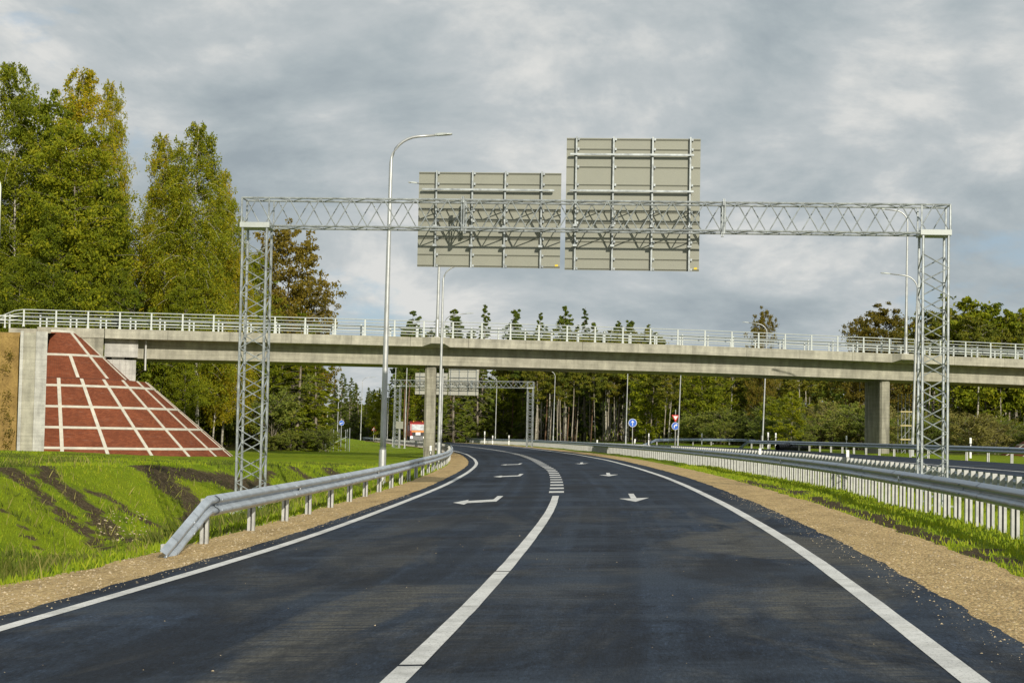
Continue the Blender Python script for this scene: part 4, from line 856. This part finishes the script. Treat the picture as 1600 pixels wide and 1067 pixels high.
for (k, px, Y, yt, w, lab) in [('birch', 6, 138, 106, .74, 'tallest birch cut by the left edge of the photo'), ('aspen', 46, 141, 152, .9, 'dense green tree with rounded top near left photo edge'),
  ('birch', 106, 146, 112, .8, 'tall pointed birch rising above the dense green trees at left'), ('aspen', 108, 136, 195, .95, 'broad dense green tree in the middle of the left tree group'),
  ('birch', 164, 142, 136, .52, 'narrow pointed birch at the right side of the left tree group'), ('aspen', 158, 138, 285, .62, 'lower green tree in front of the narrow pointed birch'),
  ('birch', 250, 139, 218, .72, 'birch with a long white trunk left of the drooping birch'), ('birch', 305, 137, 198, .88, 'drooping yellow-green birch, highest of the group beside the left lattice tower'),
  ('birch', 348, 143, 318, .75, 'small yellow birch immediately left of the left lattice tower'), ('rust', 448, 172, 356, .85, 'rust-brown leafy tree right of the left lattice tower'), ('rust', 484, 178, 432, .62, 'lower brownish tree leaning out right of the rust-brown tree')]:
    plant(k, px, Y, yt, lab, None, w)
for (k, px, Y, yt, w) in [('aspen', 8, 150, 290, .8), ('birch', 62, 156, 240, .7), ('aspen', 75, 133, 330, .65), ('aspen', 130, 134, 380, .6), ('birch', 182, 150, 330, .5), ('birch', 215, 158, 385, .6), ('birch', 228, 155, 290, .6), ('birch', 272, 155, 262, .7), ('aspen', 285, 134, 430, .7), ('birch', 332, 141, 425, .8), ('birch', 330, 160, 270, .6), ('birch', 368, 142, 395, .8), ('aspen', 20, 133, 400, .6), ('aspen', 178, 134, 420, .55), ('aspen', 390, 165, 400, .7), ('leafy', 205, 132, 455, .8), ('birch', 250, 170, 350, .7), ('aspen', 140, 165, 280, .7), ('aspen', 290, 150, 380, .7), ('aspen', 345, 152, 400, .6)]:
    plant(k, px, Y, yt, 'background tree filling the wood behind the left part of the bridge', G1, w)
G2 = 'undergrowth beneath the left bridge span'
for i in range(26):
    px = random.uniform(215, 430); plant(random.choice(['leafy', 'leafy', 'bush', 'spruce']), px, random.uniform(141, 160), random.uniform(535, 630), 'dark leafy undergrowth tree seen beneath the left bridge span', G2, 1.1)
for (px, Y, yt, w, lab) in [(437, 152, 500, 1.5, 'green spruce nearest the left lattice tower, below the bridge'), (466, 148, 490, 1.4, 'lit green spruce with a pale trunk below the bridge'), (490, 153, 505, 1.3, 'green spruce whose branches border the gap of sky under the bridge')]: plant('litspruce', px, Y, yt, lab, None, w)
for (px, Y, yt) in [(455, 170, 520), (482, 172, 515), (425, 160, 530), (405, 150, 560)]: plant('spruce', px, Y, yt, 'spruce in the dark row under the bridge right of the left lattice tower', 'spruces under the bridge', 1.1)
for i in range(14): plant('bush', random.uniform(395, 515), random.uniform(143, 152), random.uniform(660, 682), 'low brownish bush at the foot of the spruces', 'bushes at the foot of the spruces', 1.1)
G3 = 'distant spruces beyond the left bend'
for i in range(26):
    px = 520+random.random()*120; y0 = np.interp(px, [515, 535, 555, 575, 600, 640], [606, 586, 598, 612, 584, 560]); plant('spruce', px, random.uniform(345, 430), y0+random.uniform(-6, 22), 'dark spruce in the distant wood beyond the left bend', G3, 1.25)
for i in range(8): plant('leafy', random.uniform(585, 640), random.uniform(320, 340), random.uniform(605, 640), 'yellow-green leafy tree before the distant spruces', 'leafy trees before the distant spruces', .9)
G4 = 'mixed wood behind the distant gantry'
for i in range(52):
    px = random.uniform(635, 850); k = random.choice(['pine', 'spruce', 'pine', 'leafy', 'stand', 'spruce']); Y = random.uniform(315, 370); yt = random.uniform(515, 590)
    if k == 'leafy': yt = random.uniform(590, 640); Y = random.uniform(308, 325)
    plant(k, px, Y, yt, 'tree in the mixed wood behind the distant gantry', G4, 1.1)
for i in range(30): plant('bush', random.uniform(640, 850), random.uniform(303, 318), random.uniform(645, 668), 'bush along the wood edge behind the distant gantry', 'bushes along the wood edge behind the distant gantry', 1.3)
for (px, yt, k, lab) in [(636, 487, 'pine', 'treetop showing over the railing left of the bridge lamp'), (705, 484, 'pine', 'treetop showing over the railing under the small curved lamp'), (752, 479, 'spruce', 'pointed treetop over the railing below the left overhead sign'), (798, 484, 'pine', 'double treetop over the railing below the gap between the signs'), (842, 491, 'spruce', 'small pointed treetop over the railing left of the broad pine top'), (881, 480, 'pine', 'broad dark pine top over the railing under the right overhead sign'), (912, 486, 'spruce', 'pointed dark treetop right of the broad pine top'), (966, 505, 'spruce', 'slim spruce tip just above the railing right of the signs'), (1012, 509, 'spruce', 'low spruce tip level with the railing at mid bridge')]:
    plant(k, px, 300+random.uniform(0, 12), yt, lab, None, .95)
for i in range(16): plant(random.choice(['pine', 'spruce', 'pine']), random.uniform(620, 1010), random.uniform(296, 330), random.uniform(498, 522), 'low treetop glimpsed through the bridge railing in mid picture', 'low treetops behind the bridge railing', 1.)
G5 = 'slender trees of the dark stand'
for i in range(105):
    px = 832+random.random()*200; plant(random.choice(['stand', 'stand', 'pine', 'stand', 'wbirch']), px, 262+random.random()**1.2*65, random.uniform(515, 575), 'slender bare-trunked tree in the dark stand beyond the right guardrail', G5, 1.0)
G6 = 'leafy trees between the dark stand and the black pipes'
for i in range(50):
    px = random.uniform(1005, 1225); plant(random.choice(['leafy', 'stand', 'wbirch', 'leafy', 'stand']), px, random.uniform(222, 285), random.uniform(545, 600), 'autumn tree between the dark stand and the black pipes', G6, 1.15)
for i in range(30): plant('bush', random.uniform(1080, 1250), random.uniform(208, 225), random.uniform(630, 668), 'green bush along the wood edge left of the pipes', 'bushes along the wood edge left of the pipes', 1.3)
G7 = 'bushes and small trees left of the right pier'
for i in range(46):
    px = random.uniform(1190, 1400); plant(random.choice(['bush', 'bush', 'leafy', 'bush', 'straw']), px, random.uniform(162, 205), random.uniform(615, 672), 'bushy willow thicket plant left of the right pier', G7, 1.15)
for i in range(24): plant(random.choice(['wbirch', 'stand']), random.uniform(1190, 1400), random.uniform(208, 245), random.uniform(550, 580), 'thin tree rising behind the thicket left of the right pier', 'thin trees behind the thicket', 1.1)
plant('leafy', 1236, 160, 612, 'single young tree with round green crown directly above the black pipes', None, 1.2)
G8 = 'birches beyond the right end of the bridge'
for i in range(44): plant(random.choice(['wbirch', 'wbirch', 'stand']), random.uniform(1400, 1640), random.uniform(182, 215), random.uniform(482, 545), 'white-trunked birch in the stand beyond the right end of the bridge', G8, 1.1)
for (px, yt, k, w, lab) in [(1190, 486, 'rust', .55, 'thin drooping tree alone above the railing right of the signs'), (1385, 476, 'rust', 1.0, 'rust-brown treetop left of the right lattice tower above the bridge'), (1347, 498, 'rust', .9, 'lower brown treetop farther left of the right lattice tower'), (1450, 488, 'wbirch', 1., 'sparse treetop seen through the right lattice tower'), (1502, 464, 'leafy', 1.1, 'green treetop just right of the right lattice tower'), (1540, 478, 'leafy', 1.0, 'second green treetop right of the right lattice tower'), (1575, 484, 'leafy', .9, 'green treetop close to the right photo edge'), (1604, 480, 'leafy', .9, 'green treetop cut by the right photo edge')]:
    plant(k, px, 186, yt, lab, None, w)
for i in range(40): plant(random.choice(['bush', 'bush', 'straw']), random.uniform(1400, 1640), random.uniform(150, 180), random.uniform(640, 676), 'bush in the thicket under the birches at right', 'bushes under the right birches', 1.2)
plant('straw', 1522, 132, 640, 'large round straw-coloured willow bush right of the right lattice tower', None, 1.5); plant('straw', 1560, 134, 655, 'lower straw-coloured bush beside the large round one', None, 1.4)
for k, l in PROT.items():
    for x in l:
        if id(x) not in used:
            for c in list(x.children): bpy.data.objects.remove(c)
            bpy.data.objects.remove(x)
# distant wood mass behind everything
Cs = []
for (x0, x1, Y0, Y1, zt_, n) in ((-80, -26, 440, 470, 9, 7000), (-26, 45, 385, 420, 15, 17000), (30, 110, 300, 330, 15, 16000), (70, 130, 225, 260, 12, 9000), (-60, -22, 172, 190, 15, 9000)):
    X = rng.uniform(x0, x1, n); Y = rng.uniform(Y0, Y1, n); top = zt_*(.65+.5*fbm(X, X*0+Y0, 7., 3, 50)); Zz = rng.random(n)**.8*top; Cs.append(np.stack([X, Y, Zz], -1))
dw = leafmesh('distant_wood', np.concatenate(Cs), 1.3, 'leaf_spruce', None, .6, 0., 77); tag(dw, 'dark mass of far woodland closing the view behind the trees', 'woodland', None, 'stuff')
# grass
def grass(name, X, Z, hmin, hmax, w, matn, label, seed):
    r = np.random.default_rng(seed); n = len(X); H = terr(X, Z); hh = r.uniform(hmin, hmax, n)*(.5+fbm(X, Z, 1.6, 3, 61)); a = r.random(n)*2*PI; ln = r.normal(size=(n, 2))*.35*hh[:, None]; ww = w*(1+Z/60.)
    dx, dy = np.cos(a)*ww, np.sin(a)*ww*.3
    V = np.stack([np.stack([X-dx, Z-dy, H-.02], -1), np.stack([X+dx, Z+dy, H-.02], -1), np.stack([X+ln[:, 0]*.5+dx*.6, Z+ln[:, 1]*.5, H+hh*.6], -1), np.stack([X+ln[:, 0], Z+ln[:, 1], H+hh], -1)], 1).reshape(-1, 3)
    o = npmesh(name, V, np.arange(4*n).reshape(n, 4)[:, [0, 1, 2, 3]], MT[matn]); tag(o, label, 'grass', None, 'stuff')
def scatter(n, z0, z1, f0, f1, keep, seed, pw=1.):
    r = np.random.default_rng(seed); Z = z0+(z1-z0)*r.random(n)**pw; a, b_ = f0(Z), f1(Z); X = a+(b_-a)*r.random(n); k = r.random(n) < keep(X, Z); return X[k], Z[k]
kg = lambda X, Z: np.clip(1.05-1.15*soilmask(X, Z)+(fbm(X, Z, .7, 3, 97)-.5)*.9, .05, 1)
X, Z = scatter(230000, 15, 95, lambda z: XL(z)-1.45-.2*sst(22, 17, z), lambda z: XL(z)-24-z*.12, kg, 1, 1.5)
dk_ = (fbm(X, Z, 3.2, 4, 81)*.7+fbm(X, Z, .8, 2, 83)*.3+.10*sst(34, 20, Z)-.16*(X > -5.2-.02*Z)) > .51
grass('grass', X[~dk_], Z[~dk_], .04, .13, .009, 'blade', 'bright grass covering the left ditch and verge', 3)
grass('weeds', X[dk_], Z[dk_], .05, .17, .009, 'blade_dark', 'duller mixed weeds between the bright grass of the left ditch', 8)
X, Z = scatter(26000, 15, 40, lambda z: XL(z)-2.4, lambda z: XL(z)-12, lambda X, Z: sst(.42, .58, fbm(X, Z, 2.5, 3, 91)), 2); grass('tall_grass', X, Z, .15, .42, .009, 'blade_dark', 'long ragged weeds in the near left ditch', 4)
X, Z = scatter(2500, 15, 60, lambda z: XL(z)-1.5, lambda z: XL(z)-14, lambda X, Z: X*0+1, 22); grass('dry_grass', X, Z, .12, .36, .007, 'leaf_straw', 'thin dry stalks in the left ditch', 23)
X, Z = scatter(75000, 14, 80, lambda z: XR(z)+2.0, lambda z: XR(z)+10.2, lambda X, Z: np.clip(1-1.1*soilmask(X, Z), .03, 1), 5, 1.5); grass('verge_grass', X, Z, .03, .10, .009, 'blade', 'grass on the verge and median by the right guardrail', 6)
# plants on the soil wall
Cs = []
for i in range(9):
    for j in range(3):
        if random.random() < .85:
            Cs.append(np.array([-29.2-j*1.75+random.uniform(-.15, .15), 100.35+random.uniform(-.1, .1), .4+i*.72+random.uniform(-.15, .15)])[None]+rng.normal(size=(int(random.uniform(20, 70)), 3))*np.array([.16, .12, .2]))
tag(leafmesh('wall_plants', np.concatenate(Cs), .13, 'leaf_rust', None, .4, 0, 5), 'rows of small dark withered plants on the ochre soil wall', 'plants', None, 'stuff')
# loose stones
def stones(name, X, Z, smin, smax, matn, label, seed, zoff=0., hf=terr):
    r = np.random.default_rng(seed); q = MB(); H = hf(X, Z)
    B = np.array([(1, 0, 0), (-1, 0, 0), (0, 1, 0), (0, -1, 0), (0, 0, 1), (0, 0, -1.)]); Fc = [(0, 2, 4), (2, 1, 4), (1, 3, 4), (3, 0, 4)]
    Vs = []; Fs = []
    for i in range(len(X)):
        s = smin+(smax-smin)*r.random()**2; v = B*s*r.uniform(.5, 1.2, (6, 3)); a = r.random()*6.28; c, d = math.cos(a), math.sin(a); v = np.stack([v[:, 0]*c-v[:, 1]*d, v[:, 0]*d+v[:, 1]*c, v[:, 2]*.7], -1)+np.array([X[i], Z[i], H[i]+zoff]); o = len(Vs)*6; Vs.append(v); Fs += [tuple(k+o for k in f) for f in Fc]
    o = npmesh(name, np.concatenate(Vs), np.array(Fs), MT[matn]); tag(o, label, 'stones', None, 'stuff')
plain('stone', (.42, .34, .22), .9, .45, 9)
one = lambda X, Z: X*0+1
gz_ = lambda X, Z: Bz(X)-.012
X, Z = scatter(3800, 13, 48, lambda z: XL(z)-1.6, lambda z: XL(z)-.38, lambda X, Z: sst(48, 14, Z), 11); X2, Z2 = scatter(2200, 11, 45, lambda z: XR(z)+.66, lambda z: XR(z)+2.0, lambda X, Z: sst(45, 11, Z), 12)
stones('gravel_stones', np.concatenate([X, X2]), np.concatenate([Z, Z2]), .006, .026, 'stone', 'loose stones scattered over both gravel shoulders', 13, 0, gz_)
sp_ = [hit(random.uniform(150, 232)+0*k, random.uniform(800, 846)) for k in range(110)]; X = np.array([a[0] for a in sp_]); Z = np.array([a[1] for a in sp_]); stones('ditch_stones', X, Z, .02, .075, 'stone', 'pale rubble stones on the bare ditch slope at left', 15)
X, Z = scatter(90, 10, 34, lambda z: XL(z)-.2, lambda z: XR(z)+.6, one, 16, 1.3); stones('road_crumbs', X, Z, .005, .014, 'stone', 'tiny gravel crumbs and fallen leaves on the asphalt', 17, .003, lambda X, Z: Bz(X))
X, Z = scatter(1500, 11, 45, lambda z: XR(z)+.25, lambda z: XR(z)+.80, lambda X, Z: sst(.2, .75, X-XR(Z)), 31); X2, Z2 = scatter(900, 13, 45, lambda z: XL(z)-.46, lambda z: XL(z)-.1, lambda X, Z: sst(.1, .44, XL(Z)-X), 32)
stones('spilled_grit', np.concatenate([X, X2]), np.concatenate([Z, Z2]), .004, .016, 'stone', 'fine grit spilled from the gravel onto the asphalt edges', 33, .002, lambda X, Z: Bz(X))
# ------------------------------------------------------------------ light and sky
EL, AZ = math.radians(22), math.radians(160)
sv = Vector((math.sin(AZ)*math.cos(EL), math.cos(AZ)*math.cos(EL), math.sin(EL)))
sun = bpy.data.lights.new('sun', 'SUN'); sun.energy = 4.2; sun.angle = math.radians(.55); sun.color = (1, .93, .80)
so_ = bpy.data.objects.new('sun', sun); COL.objects.link(so_); so_.rotation_euler = (-sv).to_track_quat('-Z', 'Y').to_euler()
w = bpy.data.worlds.new('World'); S.world = w; w.use_nodes = True; nt = w.node_tree; nt.nodes.clear()
out = N(nt, 'ShaderNodeOutputWorld'); bg = N(nt, 'ShaderNodeBackground'); bg.inputs['Strength'].default_value = .1
sky = N(nt, 'ShaderNodeTexSky', sky_type='NISHITA'); sky.sun_disc = False; sky.sun_elevation = EL; sky.sun_rotation = AZ
tc = N(nt, 'ShaderNodeTexCoord').outputs['Generated']; sp = N(nt, 'ShaderNodeSeparateXYZ'); nt.links.new(tc, sp.inputs[0])
zc = math_(nt, 'ADD', math_(nt, 'MAXIMUM', sp.outputs[2], 0.), .30)
cb = N(nt, 'ShaderNodeCombineXYZ'); nt.links.new(math_(nt, 'DIVIDE', sp.outputs[0], zc), cb.inputs[0]); nt.links.new(math_(nt, 'DIVIDE', sp.outputs[1], zc), cb.inputs[1]); nt.links.new(math_(nt, 'MULTIPLY', sp.outputs[2], 2.2), cb.inputs[2])
cv = cb.outputs[0]
mpn = N(nt, 'ShaderNodeMapping'); nt.links.new(cv, mpn.inputs[0]); mpn.inputs['Location'].default_value = (1.4, 12.1, 2.2); mpn.inputs['Scale'].default_value = (2.1, 1.7, 2.0)
big = noise(nt, mpn.outputs[0], .9, 6, .5, .3); det = noise(nt, mpn.outputs[0], 4.2, 9, .60, .2); lum = noise(nt, mpn.outputs[0], 1.25, 8, .58, .35)
cl = math_(nt, 'ADD', math_(nt, 'MULTIPLY', lum, .78), math_(nt, 'MULTIPLY', det, .22))
cc = ramp(nt, cl, [(.35, (3.3, 3.85, 4.2)), (.44, (4.15, 4.7, 4.95)), (.52, (5.2, 5.6, 5.75)), (.60, (7.2, 7.25, 7.05))])
cover = ramp(nt, math_(nt, 'ADD', math_(nt, 'MULTIPLY', big, .7), math_(nt, 'MULTIPLY', det, .3)), [(.345, .0), (.45, 1.)])
blue = mix(nt, .7, sky.outputs[0], (3.5, 5.0, 6.6))
col = mix(nt, cover, blue, cc)
nt.links.new(col, bg.inputs['Color']); nt.links.new(bg.outputs[0], out.inputs['Surface'])
S.view_settings.view_transform = 'Standard'; S.view_settings.look = 'None'; S.view_settings.exposure = 0; S.view_settings.gamma = 1
S.cycles.max_bounces = 6; S.cycles.transparent_max_bounces = 8
